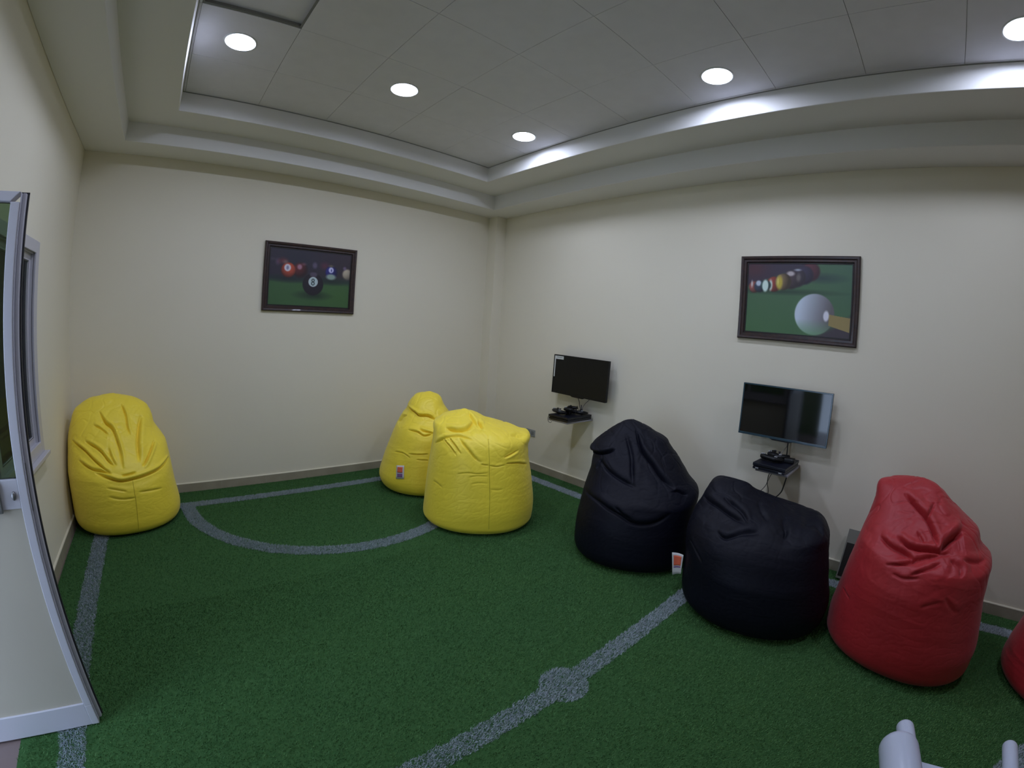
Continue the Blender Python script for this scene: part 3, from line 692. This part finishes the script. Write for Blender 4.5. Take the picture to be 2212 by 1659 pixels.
# ------------------------------------------------------------------ bean bags
BAGS = {'b1': {'c': (-4.148, -0.455),
        'cr': [([(-0.152, 0.871), (-0.104, 0.797), (-0.054, 0.757), (-0.025, 0.683), (-0.006, 0.6), (-0.005, 0.505)], 0.0131, 0.0285),
               ([(0.029, 0.913), (0.061, 0.84), (0.068, 0.759), (0.084, 0.708)], 0.0115, 0.0209),
               ([(-0.382, 0.677), (-0.29, 0.629), (-0.221, 0.573), (-0.154, 0.521), (-0.101, 0.484)], 0.0131, 0.0209),
               ([(-0.335, 0.558), (-0.242, 0.514), (-0.157, 0.498), (-0.095, 0.479)], 0.0131, 0.019),
               ([(-0.271, 0.678), (-0.213, 0.655), (-0.157, 0.619), (-0.106, 0.56), (-0.066, 0.529)], 0.0123, 0.0228), ([(-0.203, 0.781), (-0.144, 0.761), (-0.088, 0.717)], 0.0107, 0.0142),
               ([(0.273, 0.637), (0.227, 0.576), (0.177, 0.519), (0.15, 0.501)], 0.0131, 0.0285), ([(0.186, 0.818), (0.157, 0.728), (0.136, 0.641), (0.132, 0.528)], 0.0246, 0.0266),
               ([(-0.215, 0.491), (-0.12, 0.454), (-0.032, 0.424), (0.063, 0.427), (0.162, 0.436), (0.286, 0.453), (0.378, 0.483)], 0.0148, 0.0266),
               ([(-0.019, 0.459), (0.039, 0.462), (0.092, 0.469)], 0.0098, 0.0133), ([(0.296, 0.463), (0.345, 0.482), (0.38, 0.487)], 0.0107, 0.0133),
               ([(-0.144, 0.384), (-0.062, 0.364), (0.007, 0.343)], 0.0164, 0.0066), ([(-0.14, 0.321), (-0.044, 0.294), (0.065, 0.291)], 0.0164, 0.0057),
               ([(0.093, 0.327), (0.183, 0.319), (0.279, 0.306)], 0.0164, 0.0066), ([(-0.097, 0.635), (-0.075, 0.57), (-0.052, 0.527)], 0.0115, 0.0171)],
        'rows': [(0, -0.43, 0.43, 0.43, -0.43), (0.1, -0.45, 0.445, 0.45, -0.44), (0.27, -0.452, 0.425, 0.442, -0.44), (0.42, -0.45, 0.41, 0.416, -0.432), (0.48, -0.445, 0.402, 0.386, -0.427),
                 (0.6, -0.432, 0.38, 0.28, -0.417), (0.65, -0.428, 0.352, 0.23, -0.413), (0.73, -0.415, 0.31, 0.148, -0.402), (0.8, -0.39, 0.29, 0.073, -0.383), (0.875, -0.355, 0.255, -0.01, -0.352),
                 (0.92, -0.3, 0.2, -0.064, -0.321), (0.95, -0.245, 0.135, -0.1, -0.3), (0.985, -0.06, -0.02, -0.2, -0.21)],
        'seam': [(0.059, 0.421), (0.061, 0.34), (0.062, 0.27), (0.057, 0.16), (0.048, 0.044)],
        'tag': []},
 'b2': {'c': (-1.325, -0.73),
        'cr': [([(-0.232, 0.8), (-0.157, 0.774), (-0.117, 0.754), (-0.024, 0.752), (0.052, 0.718)], 0.0115, 0.0315), ([(-0.102, 0.645), (-0.037, 0.627), (0.027, 0.613)], 0.0107, 0.018),
               ([(-0.213, 0.624), (-0.128, 0.621), (-0.054, 0.589), (0.027, 0.613)], 0.0115, 0.0162), ([(-0.196, 0.41), (-0.094, 0.415), (-0.013, 0.424)], 0.0115, 0.009),
               ([(-0.121, 0.366), (-0.012, 0.366)], 0.0115, 0.0072), ([(-0.331, 0.643), (-0.274, 0.703), (-0.234, 0.73)], 0.0098, 0.0135),
               ([(-0.333, 0.402), (-0.253, 0.408), (-0.185, 0.376)], 0.0123, 0.0072)],
        'rows': [(0, -0.47, 0.45, 0.42, -0.44), (0.11, -0.505, 0.47, 0.445, -0.46), (0.26, -0.47, 0.455, 0.433, -0.444), (0.47, -0.402, 0.4, 0.405, -0.406), (0.62, -0.345, 0.33, 0.36, -0.36),
                 (0.68, -0.31, 0.25, 0.292, -0.337), (0.73, -0.27, 0.2, 0.249, -0.309), (0.78, -0.245, 0.16, 0.214, -0.274), (0.83, -0.225, 0.125, 0.17, -0.236), (0.88, -0.19, 0.105, 0.12, -0.196),
                 (0.92, -0.145, 0.07, 0.049, -0.12), (0.947, -0.03, -0.01, -0.02, -0.04)],
        'seam': [],
        'tag': [(-0.308, 0.279), (-0.231, 0.303), (-0.233, 0.172), (-0.315, 0.152)]},
 'b3': {'c': (-1.385, -1.63),
        'cr': [([(-0.301, 0.729), (-0.232, 0.682), (-0.181, 0.627)], 0.009, 0.0136), ([(-0.253, 0.747), (-0.193, 0.697), (-0.152, 0.646)], 0.009, 0.0136),
               ([(-0.175, 0.758), (-0.109, 0.694), (-0.038, 0.623), (0.008, 0.589)], 0.0164, 0.0119),
               ([(-0.36, 0.67), (-0.317, 0.709), (-0.269, 0.743), (-0.169, 0.769), (-0.061, 0.75)], 0.0123, 0.0119),
               ([(-0.284, 0.798), (-0.18, 0.8), (-0.113, 0.815), (-0.078, 0.839), (-0.073, 0.859)], 0.0131, 0.0298), ([(-0.118, 0.897), (-0.073, 0.859), (-0.03, 0.828)], 0.0098, 0.0153),
               ([(-0.032, 0.847), (0.01, 0.816)], 0.0107, 0.0255), ([(0.23, 0.774), (0.289, 0.759), (0.351, 0.736)], 0.0131, 0.011), ([(0.295, 0.668), (0.231, 0.643), (0.185, 0.628)], 0.0115, 0.0119),
               ([(0.203, 0.581), (0.3, 0.569), (0.374, 0.531)], 0.0107, 0.0102), ([(-0.167, 0.49), (-0.092, 0.509), (-0.018, 0.506), (0.063, 0.517)], 0.0115, 0.0038),
               ([(-0.083, 0.475), (-0.017, 0.491), (0.064, 0.489)], 0.0115, 0.003), ([(0.008, 0.583), (0.034, 0.575), (0.064, 0.574)], 0.0098, 0.0051),
               ([(0.072, 0.571), (0.128, 0.562), (0.192, 0.571)], 0.0107, 0.0051), ([(-0.36, 0.384), (-0.323, 0.377), (-0.28, 0.358)], 0.0164, 0.0034),
               ([(-0.059, 0.426), (0.0, 0.439), (0.06, 0.436)], 0.0148, 0.0024), ([(0.088, 0.393), (0.137, 0.384), (0.182, 0.389)], 0.0148, 0.0024)],
        'rows': [(0, -0.455, 0.445, 0.44, -0.41), (0.06, -0.47, 0.462, 0.455, -0.419), (0.15, -0.46, 0.465, 0.46, -0.422), (0.38, -0.44, 0.436, 0.437, -0.411), (0.55, -0.42, 0.4, 0.413, -0.403),
                 (0.68, -0.403, 0.385, 0.382, -0.387), (0.73, -0.398, 0.372, 0.357, -0.376), (0.777, -0.395, 0.3, 0.297, -0.356), (0.805, -0.392, 0.19, 0.242, -0.331),
                 (0.83, -0.365, 0.07, 0.18, -0.3), (0.86, -0.335, 0.0, 0.105, -0.24), (0.89, -0.24, -0.067, 0.023, -0.155), (0.916, -0.16, -0.14, -0.05, -0.07)],
        'seam': [(0.055, 0.757), (0.066, 0.648), (0.073, 0.539), (0.086, 0.313), (0.09, 0.069)],
        'tag': []},
 'b4': {'c': (-0.83, -2.86),
        'cr': [([(-0.331, 0.706), (-0.246, 0.658), (-0.146, 0.624), (-0.031, 0.593)], 0.0246, 0.0136), ([(-0.159, 0.895), (-0.1, 0.784), (-0.074, 0.677), (-0.053, 0.596)], 0.0312, 0.0136),
               ([(-0.087, 0.928), (-0.03, 0.814), (0.063, 0.734), (0.123, 0.676), (0.237, 0.592)], 0.018, 0.0248),
               ([(-0.417, 0.476), (-0.301, 0.466), (-0.192, 0.436), (-0.115, 0.414), (-0.031, 0.381), (0.054, 0.378), (0.148, 0.402), (0.225, 0.456)], 0.0279, 0.0149),
               ([(0.216, 0.578), (0.268, 0.579), (0.334, 0.546)], 0.0131, 0.0124), ([(-0.424, 0.725), (-0.364, 0.735), (-0.283, 0.764), (-0.225, 0.791)], 0.0131, 0.0248),
               ([(-0.159, 0.466), (-0.095, 0.426), (-0.034, 0.402)], 0.0197, 0.0074), ([(-0.344, 0.64), (-0.306, 0.715)], 0.0115, 0.0087)],
        'rows': [(0, -0.44, 0.42, 0.42, -0.4), (0.1, -0.455, 0.43, 0.445, -0.41), (0.2, -0.454, 0.43, 0.443, -0.41), (0.46, -0.43, 0.43, 0.392, -0.409), (0.53, -0.418, 0.42, 0.336, -0.405),
                 (0.63, -0.402, 0.35, 0.252, -0.394), (0.7, -0.402, 0.29, 0.187, -0.38), (0.75, -0.41, 0.25, 0.14, -0.37), (0.79, -0.4, 0.21, 0.097, -0.348), (0.83, -0.365, 0.175, 0.054, -0.327),
                 (0.86, -0.33, 0.155, 0.022, -0.311), (0.91, -0.27, 0.065, -0.034, -0.274), (0.94, -0.23, 0.01, -0.069, -0.249), (0.97, -0.185, -0.06, -0.117, -0.198),
                 (0.988, -0.14, -0.12, -0.15, -0.16)],
        'seam': [],
        'tag': []},
 'b5': {'c': (-0.92, -3.885),
        'cr': [([(-0.449, 0.654), (-0.342, 0.652), (-0.242, 0.634), (-0.143, 0.617)], 0.0164, 0.0156), ([(-0.31, 0.693), (-0.223, 0.668), (-0.168, 0.647), (-0.123, 0.616)], 0.0148, 0.0132),
               ([(-0.294, 0.554), (-0.233, 0.538), (-0.15, 0.576), (-0.046, 0.595)], 0.018, 0.012), ([(0.062, 0.645), (0.099, 0.617), (0.096, 0.589)], 0.018, 0.0132),
               ([(0.182, 0.631), (0.263, 0.617), (0.309, 0.584)], 0.0164, 0.0156), ([(-0.446, 0.442), (-0.386, 0.405), (-0.335, 0.37)], 0.0148, 0.0072),
               ([(-0.105, 0.692), (-0.062, 0.661), (-0.014, 0.636)], 0.0164, 0.0084)],
        'rows': [(0, -0.44, 0.45, 0.44, -0.43), (0.08, -0.475, 0.47, 0.468, -0.446), (0.15, -0.485, 0.473, 0.474, -0.45), (0.3, -0.492, 0.43, 0.47, -0.45), (0.4, -0.51, 0.405, 0.443, -0.443),
                 (0.46, -0.515, 0.39, 0.423, -0.437), (0.56, -0.5, 0.37, 0.343, -0.401), (0.59, -0.49, 0.345, 0.291, -0.376), (0.62, -0.478, 0.29, 0.24, -0.35), (0.645, -0.468, 0.12, 0.19, -0.321),
                 (0.67, -0.458, 0.02, 0.14, -0.292), (0.69, -0.447, -0.07, 0.103, -0.267), (0.72, -0.43, -0.14, 0.053, -0.227), (0.75, -0.4, -0.18, -0.011, -0.169),
                 (0.772, -0.28, -0.25, -0.08, -0.1)],
        'seam': [],
        'tag': [(-0.563, 0.268), (-0.482, 0.316), (-0.476, 0.152), (-0.532, 0.123)]},
 'b6': {'c': (-0.82, -4.85),
        'cr': [([(-0.228, 0.899), (-0.135, 0.855), (-0.052, 0.81), (0.037, 0.722)], 0.0164, 0.0256), ([(-0.284, 0.687), (-0.203, 0.673), (-0.118, 0.67), (-0.054, 0.651)], 0.0164, 0.0192),
               ([(-0.192, 0.719), (-0.116, 0.698), (-0.054, 0.701), (0.042, 0.71), (0.103, 0.708)], 0.0131, 0.0288), ([(0.048, 0.712), (0.091, 0.761), (0.141, 0.791)], 0.0246, 0.04),
               ([(-0.199, 0.593), (-0.101, 0.635), (-0.006, 0.681), (0.096, 0.707)], 0.0123, 0.0144), ([(-0.059, 0.59), (0.001, 0.631), (0.074, 0.669)], 0.0131, 0.0144),
               ([(0.118, 0.688), (0.18, 0.662), (0.187, 0.626)], 0.0164, 0.0144), ([(0.043, 0.455), (0.086, 0.48), (0.135, 0.505)], 0.0197, 0.0048),
               ([(0.148, 0.53), (0.185, 0.488), (0.227, 0.451)], 0.0197, 0.0048), ([(-0.155, 0.568), (-0.089, 0.565), (-0.013, 0.589)], 0.018, 0.0072),
               ([(0.177, 0.691), (0.298, 0.673)], 0.0131, 0.0128), ([(-0.064, 0.819), (-0.049, 0.885)], 0.0164, 0.0112), ([(-0.096, 0.76), (-0.039, 0.721)], 0.0098, 0.0112),
               ([(-0.398, 0.343), (-0.335, 0.329)], 0.0123, 0.0064)],
        'rows': [(0, -0.445, 0.42, 0.42, -0.42), (0.08, -0.475, 0.435, 0.444, -0.428), (0.15, -0.479, 0.435, 0.448, -0.43), (0.29, -0.467, 0.405, 0.441, -0.43), (0.46, -0.451, 0.368, 0.424, -0.422),
                 (0.55, -0.437, 0.363, 0.403, -0.412), (0.62, -0.427, 0.353, 0.38, -0.4), (0.66, -0.42, 0.332, 0.333, -0.387), (0.71, -0.412, 0.28, 0.271, -0.368),
                 (0.77, -0.405, 0.238, 0.193, -0.344), (0.85, -0.397, 0.111, 0.096, -0.291), (0.9, -0.388, 0.03, 0.031, -0.25), (0.94, -0.335, -0.02, -0.026, -0.21),
                 (0.965, -0.25, -0.07, -0.07, -0.165), (0.98, -0.17, -0.13, -0.1, -0.13)],
        'seam': [],
        'tag': []},
 'b7': {'c': (-0.765, -5.96),
        'cr': [],
        'rows': [(0, -0.44, 0.43, 0.43, -0.43), (0.08, -0.465, 0.45, 0.446, -0.438), (0.15, -0.46, 0.45, 0.445, -0.438), (0.3, -0.43, 0.43, 0.43, -0.43), (0.5, -0.4, 0.4, 0.4, -0.42),
                 (0.62, -0.37, 0.36, 0.35, -0.4), (0.7, -0.34, 0.32, 0.246, -0.368), (0.8, -0.29, 0.22, 0.115, -0.305), (0.87, -0.22, 0.12, 0.013, -0.236), (0.92, -0.1, 0.0, -0.08, -0.15)],
        'seam': [],
        'tag': []}}
def catmull(xs, ys, q):
    xs = np.asarray(xs, float); ys = np.asarray(ys, float)
    m = np.gradient(ys, xs); i = np.clip(np.searchsorted(xs, q)-1, 0, len(xs)-2)
    h = xs[i+1]-xs[i]; t = (q-xs[i])/h
    # limit slopes (monotone)
    s = np.diff(ys)/np.diff(xs)
    mm = m.copy()
    for k in range(1, len(xs)-1):
        mm[k] = 0 if s[k-1]*s[k] <= 0 else 2*s[k-1]*s[k]/(s[k-1]+s[k])
    mm[0] = s[0]; mm[-1] = s[-1]
    return (2*t**3-3*t**2+1)*ys[i]+(t**3-2*t**2+t)*h*mm[i]+(-2*t**3+3*t**2)*ys[i+1]+(t**3-t**2)*h*mm[i+1]
def wavy(P3, seed, freq, n=7):
    r = np.random.default_rng(seed); out = np.zeros(len(P3))
    for _ in range(n):
        d = r.normal(size=3); d /= np.linalg.norm(d); out += np.sin(P3@d*freq*r.uniform(.6, 1.6)+r.uniform(0, 6.28)+1.7*np.sin(P3@np.roll(d, 1)*freq*.45+r.uniform(0, 6)))
    return out/n
def poly_dist(u, z, pts):
    """distance to polyline, position 0..1 along it, signed side"""
    best = np.full(len(u), 1e9); pos = np.zeros(len(u)); side = np.zeros(len(u))
    P_ = np.array(pts); seg = np.hypot(*np.diff(P_, axis=0).T); tot = seg.sum(); acc = 0
    for a, b, l in zip(P_[:-1], P_[1:], seg):
        d = b-a; t = np.clip(((u-a[0])*d[0]+(z-a[1])*d[1])/max(l*l, 1e-9), 0, 1)
        dx, dz = u-(a[0]+t*d[0]), z-(a[1]+t*d[1]); dd = np.hypot(dx, dz); w = dd < best
        best[w] = dd[w]; pos[w] = ((acc+t*l)/tot)[w]; side[w] = np.sign(d[0]*dz-d[1]*dx)[w]; acc += l
    return best, pos, side
def smooth_poly(pts, k=6):
    P_ = [np.array(p) for p in pts]; out = []; n = len(P_)
    if n < 3: return pts
    for i in range(n-1):
        p0, p1, p2, p3 = P_[max(i-1, 0)], P_[i], P_[i+1], P_[min(i+2, n-1)]
        for t in np.arange(k)/k: out.append(.5*((2*p1)+(p2-p0)*t+(2*p0-5*p1+4*p2-p3)*t*t+(3*p1-p0-3*p2+p3)*t**3))
    out.append(P_[-1]); return [tuple(p) for p in out]
def mesh_normals(V, nt, nv):
    G = V.reshape(nv, nt, 3)
    du = np.roll(G, -1, 1)-np.roll(G, 1, 1); dv = np.gradient(G, axis=0)
    n = np.cross(du, dv); l = np.linalg.norm(n, axis=2, keepdims=True); n = n/np.maximum(l, 1e-9)
    return n.reshape(-1, 3)
BUMPS = {'b3': [(.375,.735,.045,.035), (-.39,.80,.05,.012)], 'b4': [(-.41,.755,.03,.016), (.40,.53,.05,.018)], 'b5': [(.27,.615,.08,.028), (.10,.60,.05,-.012), (-.38,.73,.06,.014)], 'b6': [(-.40,.90,.05,.018), (.33,.66,.05,.016), (.24,.80,.04,.010)], 'b1': [(.31,.74,.06,-.014), (-.36,.85,.07,.010)], 'b2': [(-.26,.72,.04,.010)]}
def bag_surface(D, seed, id_='', NT=480, NV=380):
    rows = D['rows']; zs = [r[0] for r in rows]; ztop = zs[-1]
    # meridian parameter: bottom disc, rounded edge, side, top
    nb, ne = 24, 26
    rin = np.linspace(.02, .90, nb); prof = [(r, 0.0, None) for r in rin]
    for k in range(1, ne+1):
        a = k/ne*math.pi/2; prof.append((.90+.10*math.sin(a)**.9, .055*(1-math.cos(a)), None))
    s = np.linspace(0, 1, NV-nb-ne+1)[1:]; zz = .055+(ztop-.055)*(1-(1-s)**1.35)
    allz = np.array([p[1] for p in prof]+list(zz)); sc = np.array([p[0] for p in prof]+[1.0]*len(zz))
    par = [catmull(zs, [r[k] for r in rows], np.clip(allz, 0, ztop)) for k in range(1, 5)]
    th = np.linspace(0, 2*np.pi, NT, endpoint=False)
    ct, st = np.cos(th)[None], np.sin(th)[None]
    um = ((par[0]+par[1])/2)[:, None]; hu = ((par[1]-par[0])/2*sc)[:, None]; wm = ((par[2]+par[3])/2)[:, None]; hw = ((par[2]-par[3])/2*sc)[:, None]
    e = .90
    U = um+hu*np.sign(ct)*np.abs(ct)**e; Wd = wm+hw*np.sign(st)*np.abs(st)**e
    Z = np.broadcast_to(allz[:, None], U.shape).copy()
    V = np.stack([U, Wd, Z], -1).reshape(-1, 3); nv = len(allz)
    N = mesh_normals(V, NT, nv)
    if (N[(nv//2)*NT+NT//4][1]) < 0: N = -N
    u, w, z = V.T
    side = np.clip((z-.03)/.10, 0, 1)
    front = np.clip(((w-np.repeat(wm[:, 0], NT))/np.maximum(np.repeat(hw[:, 0], NT), .02)+.25)/.35, 0, 1)
    up = np.clip((z-.42)/.35, 0, 1)
    disp = np.zeros(len(V))
    # broad lumps, horizontal slack wrinkles low down, gathered folds higher up
    disp += .010*wavy(V*np.array([1, 1, 1.3]), seed, 7)*side
    hz = wavy(V*np.array([.35, .35, 2.6]), seed+1, 22, 9); disp += .0022*(1-np.abs(hz)*2.2)*side*(1-.4*up)*np.clip(wavy(V, seed+9, 6)+.5, 0, 1)
    fl = wavy(V*np.array([1.2, 1.2, .55]), seed+2, 19, 9); disp += -.0065*np.exp(-(fl/.05)**2)*up*side*np.clip(1.0-front*.65, .2, 1)
    fl2 = wavy(V*np.array([1.0, 1.0, .8]), seed+3, 34, 9); disp += -.0028*np.exp(-(fl2/.07)**2)*up*side
    fine = wavy(V*np.array([1, 1, 1.6]), seed+4, 75, 9); disp += -.0006*np.exp(-(fine/.12)**2)*side
    for bu, bz, br, ba in BUMPS.get(id_, []):
        disp += ba*np.exp(-(((u-bu)**2+(z-bz)**2)/br**2))*np.clip((w+.30)/.2, 0, 1)
    for pts, wd, dp in D['cr']:
        pts = smooth_poly(pts)
        d, pos, sd = poly_dist(u, z, pts); m_ = (d < wd*5) & (front > 0)
        tp = np.clip(pos/.22, 0, 1)*np.clip((1-pos)/.22, 0, 1); tp = .06+.94*tp**.75; dd = d/wd
        endf = np.where((pos <= 1e-4) | (pos >= 1-1e-4), np.exp(-(dd)**2*1.2), 1.0)
        k = (-1.15*np.exp(-(dd/.42)**2)-.30*np.exp(-(dd/1.5)**2)+.50*np.exp(-((dd-1.2)/1.0)**2)*(.55+.55*sd)-.25*np.exp(-((dd-2.2)/1.6)**2)*(1-sd)*.5)*dp*tp*front*endf
        disp += np.where(m_, k, 0)
    V = V+N*disp[:, None]
    V[:, 2] = np.maximum(V[:, 2], 0)
    base = allz <= 1e-6; V.reshape(nv, NT, 3)[base, :, 2] = 0
    return V, N, NT, nv
FCAM = lambda c: Vector((CAMX-c[0], CAMY-c[1])).normalized()
def to_world(c, P3):
    f = FCAM(c); r = Vector((-f.y, f.x)); P3 = np.atleast_2d(P3)
    return np.stack([P3[:,0]*r.x+P3[:,1]*f.x, P3[:,0]*r.y+P3[:,1]*f.y, P3[:,2]], 1)
def bean_bag(key, material, seed, label, group):
    D = BAGS[key]; c = D['c']
    V, N, NT, nv = bag_surface(D, seed, key)
    root = empty('bean_bag', (c[0], c[1], .0175), label, 'bean bag', group)
    Vw = to_world(c, V)
    lo = (-W+.014-c[0], -.014-c[0], -.014-c[1]); zc = .092
    Vw[:, 0] = np.clip(Vw[:, 0], lo[0], lo[1]); Vw[:, 1] = np.minimum(Vw[:, 1], lo[2])
    i = np.arange(nv*NT).reshape(nv, NT); j = np.roll(i, -1, 1)
    F = np.stack([i[:-1], j[:-1], j[1:], i[1:]], -1).reshape(-1, 4)
    # close both ends with fans as degenerate-free centre vertices
    nb = len(Vw); Vw = np.concatenate([Vw, [Vw[:NT].mean(0)], [Vw[-NT:].mean(0)]])
    cover = np_mesh('cover', Vw, F, material, root)
    bmx = bmesh.new(); bmx.from_mesh(cover.data); bmx.verts.ensure_lookup_table()
    for k in range(NT):
        bmx.faces.new((bmx.verts[nb], bmx.verts[(k+1)%NT], bmx.verts[k])).smooth = True
        bmx.faces.new((bmx.verts[nb+1], bmx.verts[(nv-1)*NT+k], bmx.verts[(nv-1)*NT+(k+1)%NT])).smooth = True
    bmesh.ops.recalc_face_normals(bmx, faces=bmx.faces); bmx.to_mesh(cover.data); bmx.free()
    # lookup front surface point at (u,z)
    def at(u, z, off=.001):
        m_ = V[:, 1] > -.05 if u > -9 else None
        d = (V[:, 0]-u)**2+(V[:, 2]-z)**2+np.where(N[:, 1] > .05, 0, 1)
        k = int(np.argmin(d)); p = np.array([u, V[k, 1], z])+N[k]*off
        return to_world(c, p)[0]
    if D['seam']:
        pts = smooth_poly(D['seam'], 10); q = [at(u, z, .0005) for u, z in pts if z > .02]
        bm = bmesh.new(); bm_tube(bm, [Vector(p) for p in q], .0022, 6); obj('seam', bm, M['yseam'], root, smooth=True)
    return root, at
GY_ = 'yellow bean bags'; 
b1, _ = bean_bag('b1', M['yellow'], 3, 'yellow bean bag alone in the left corner, sunken in front like a seat', 'yellow bean bags along the back wall')
b2, at2 = bean_bag('b2', M['yellow'], 23, 'yellow bean bag leaning at the back wall behind the rounder one, with a printed tag', 'yellow bean bags along the back wall')
b3, _ = bean_bag('b3', M['yellow'], 31, 'bright yellow bean bag with a vertical seam standing in front of another yellow one', 'yellow bean bags along the back wall')
b4, _ = bean_bag('b4', M['black'], 41, 'tall black bean bag with a peaked top, left of the other black one', 'black bean bags by the right wall')
b5, at5 = bean_bag('b5', M['black'], 57, 'wide low black bean bag with a white and orange side tag, beside the red one', 'black bean bags by the right wall')
b6, _ = bean_bag('b6', M['red'], 61, 'big red bean bag with a folded top standing beside the wide black one', 'red bean bags by the right wall')
b7, _ = bean_bag('b7', M['red'], 73, 'red bean bag cut off by the right edge of the frame', 'red bean bags by the right wall')
# printed tag sewn on the rear yellow bag
def patch(name, at, uz, off, material, parent, n=6):
    (u0, z0), (u1, z1), (u2, z2), (u3, z3) = uz; bm = bmesh.new(); g = []
    for i in range(n+1):
        row = []
        for j in range(n+1):
            s, t = i/n, j/n
            u = (u0*(1-s)+u1*s)*(1-t)+(u3*(1-s)+u2*s)*t; z = (z0*(1-s)+z1*s)*(1-t)+(z3*(1-s)+z2*s)*t
            row.append(bm.verts.new(at(u, z, off)))
        g.append(row)
    for i in range(n):
        for j in range(n): bm.faces.new((g[i][j], g[i+1][j], g[i+1][j+1], g[i][j+1]))
    o = obj(name, bm, material, parent, smooth=True)
    md = o.modifiers.new('thick', 'SOLIDIFY'); md.thickness = .0012; md.offset = 1
    return o
t = patch('tag', at2, [(-.307,.287),(-.232,.301),(-.234,.176),(-.310,.163)], .006, M['white_label'], b2)
patch('orange_print', at2, [(-.294,.275),(-.246,.284),(-.247,.232),(-.296,.224)], .009, M['orange'], t)
patch('purple_print', at2, [(-.296,.214),(-.247,.222),(-.248,.190),(-.297,.181)], .009, M['purple'], t)
# tag standing out from the side seam of the wide black bag
def side_tag(c, parent):
    def Wd(u, w, z): return Vector(to_world(c, np.array([u, w, z]))[0])
    a = [(-.560,.17,.285), (-.478,.20,.302), (-.472,.20,.168), (-.530,.17,.130)]
    def q(s, t, off):
        p = [np.array(x) for x in a]; r = (p[0]*(1-s)+p[1]*s)*(1-t)+(p[3]*(1-s)+p[2]*s)*t; return Wd(r[0], r[1]+off-.012*math.sin(s*3.1), r[2])
    def sheet(name, s0, s1, t0, t1, off, m_, par, th=.0012):
        bm = bmesh.new(); n = 8; g = [[bm.verts.new(q(s0+(s1-s0)*i/n, t0+(t1-t0)*j/n, off)) for j in range(n+1)] for i in range(n+1)]
        for i in range(n):
            for j in range(n): bm.faces.new((g[i][j], g[i+1][j], g[i+1][j+1], g[i][j+1]))
        o = obj(name, bm, m_, par, smooth=True); md = o.modifiers.new('thick', 'SOLIDIFY'); md.thickness = th; md.offset = 0; return o
    t = sheet('tag', 0, 1, 0, 1, 0, M['white_label'], parent)
    sheet('orange_print', .14, .84, .12, .58, .0022, M['orange'], t, .0008)
    sheet('dark_print', .14, .84, .62, .68, .0022, M['purple'], t, .0008)
side_tag(BAGS['b5']['c'], b5)

# ------------------------------------------------------------------ light and camera
w = bpy.data.worlds.new('World'); SC.world = w; w.use_nodes = True
bg = w.node_tree.nodes['Background']; bg.inputs[0].default_value = (.56, .72, 1.0, 1); bg.inputs[1].default_value = 5.2

cam = bpy.data.cameras.new('camera'); co = bpy.data.objects.new('camera', cam); COL.objects.link(co); SC.camera = co
cam.type = 'PANO'; cam.panorama_type = 'FISHEYE_LENS_POLYNOMIAL'; cam.sensor_fit = 'HORIZONTAL'; cam.sensor_width = 36; cam.sensor_height = 27
cam.fisheye_fov = math.radians(220); cam.clip_start = .02; cam.clip_end = 100
cam.fisheye_polynomial_k0 = 0; cam.fisheye_polynomial_k1 = -.06309313; cam.fisheye_polynomial_k2 = -2.1188e-05; cam.fisheye_polynomial_k3 = 1.431714e-05; cam.fisheye_polynomial_k4 = -4.7957e-08
co.location = (CAMX, CAMY, CAMZ)
co.rotation_mode = 'XYZ'
ya, pi_, ro = math.radians(-42.27859), math.radians(-6.606246), math.radians(3.553435)
co.matrix_world = Matrix.Translation((CAMX, CAMY, CAMZ)) @ (Matrix.Rotation(ya, 4, 'Z') @ Matrix.Rotation(math.pi/2+pi_, 4, 'X') @ Matrix.Rotation(ro, 4, 'Z'))
vs = SC.view_settings; SC.display_settings.display_device = 'sRGB'; vs.view_transform = 'Standard'; vs.look = 'None'; vs.gamma = 1; vs.use_curve_mapping = False; vs.exposure = 0.0
SC.cycles.use_denoising = True; SC.cycles.use_adaptive_sampling = True; SC.cycles.adaptive_threshold = .08
SC.cycles.max_bounces = 7; SC.cycles.diffuse_bounces = 6; SC.cycles.glossy_bounces = 3; SC.cycles.transparent_max_bounces = 16
SC.cycles.sample_clamp_indirect = 8
SC.cycles.caustics_reflective = False; SC.cycles.caustics_refractive = False
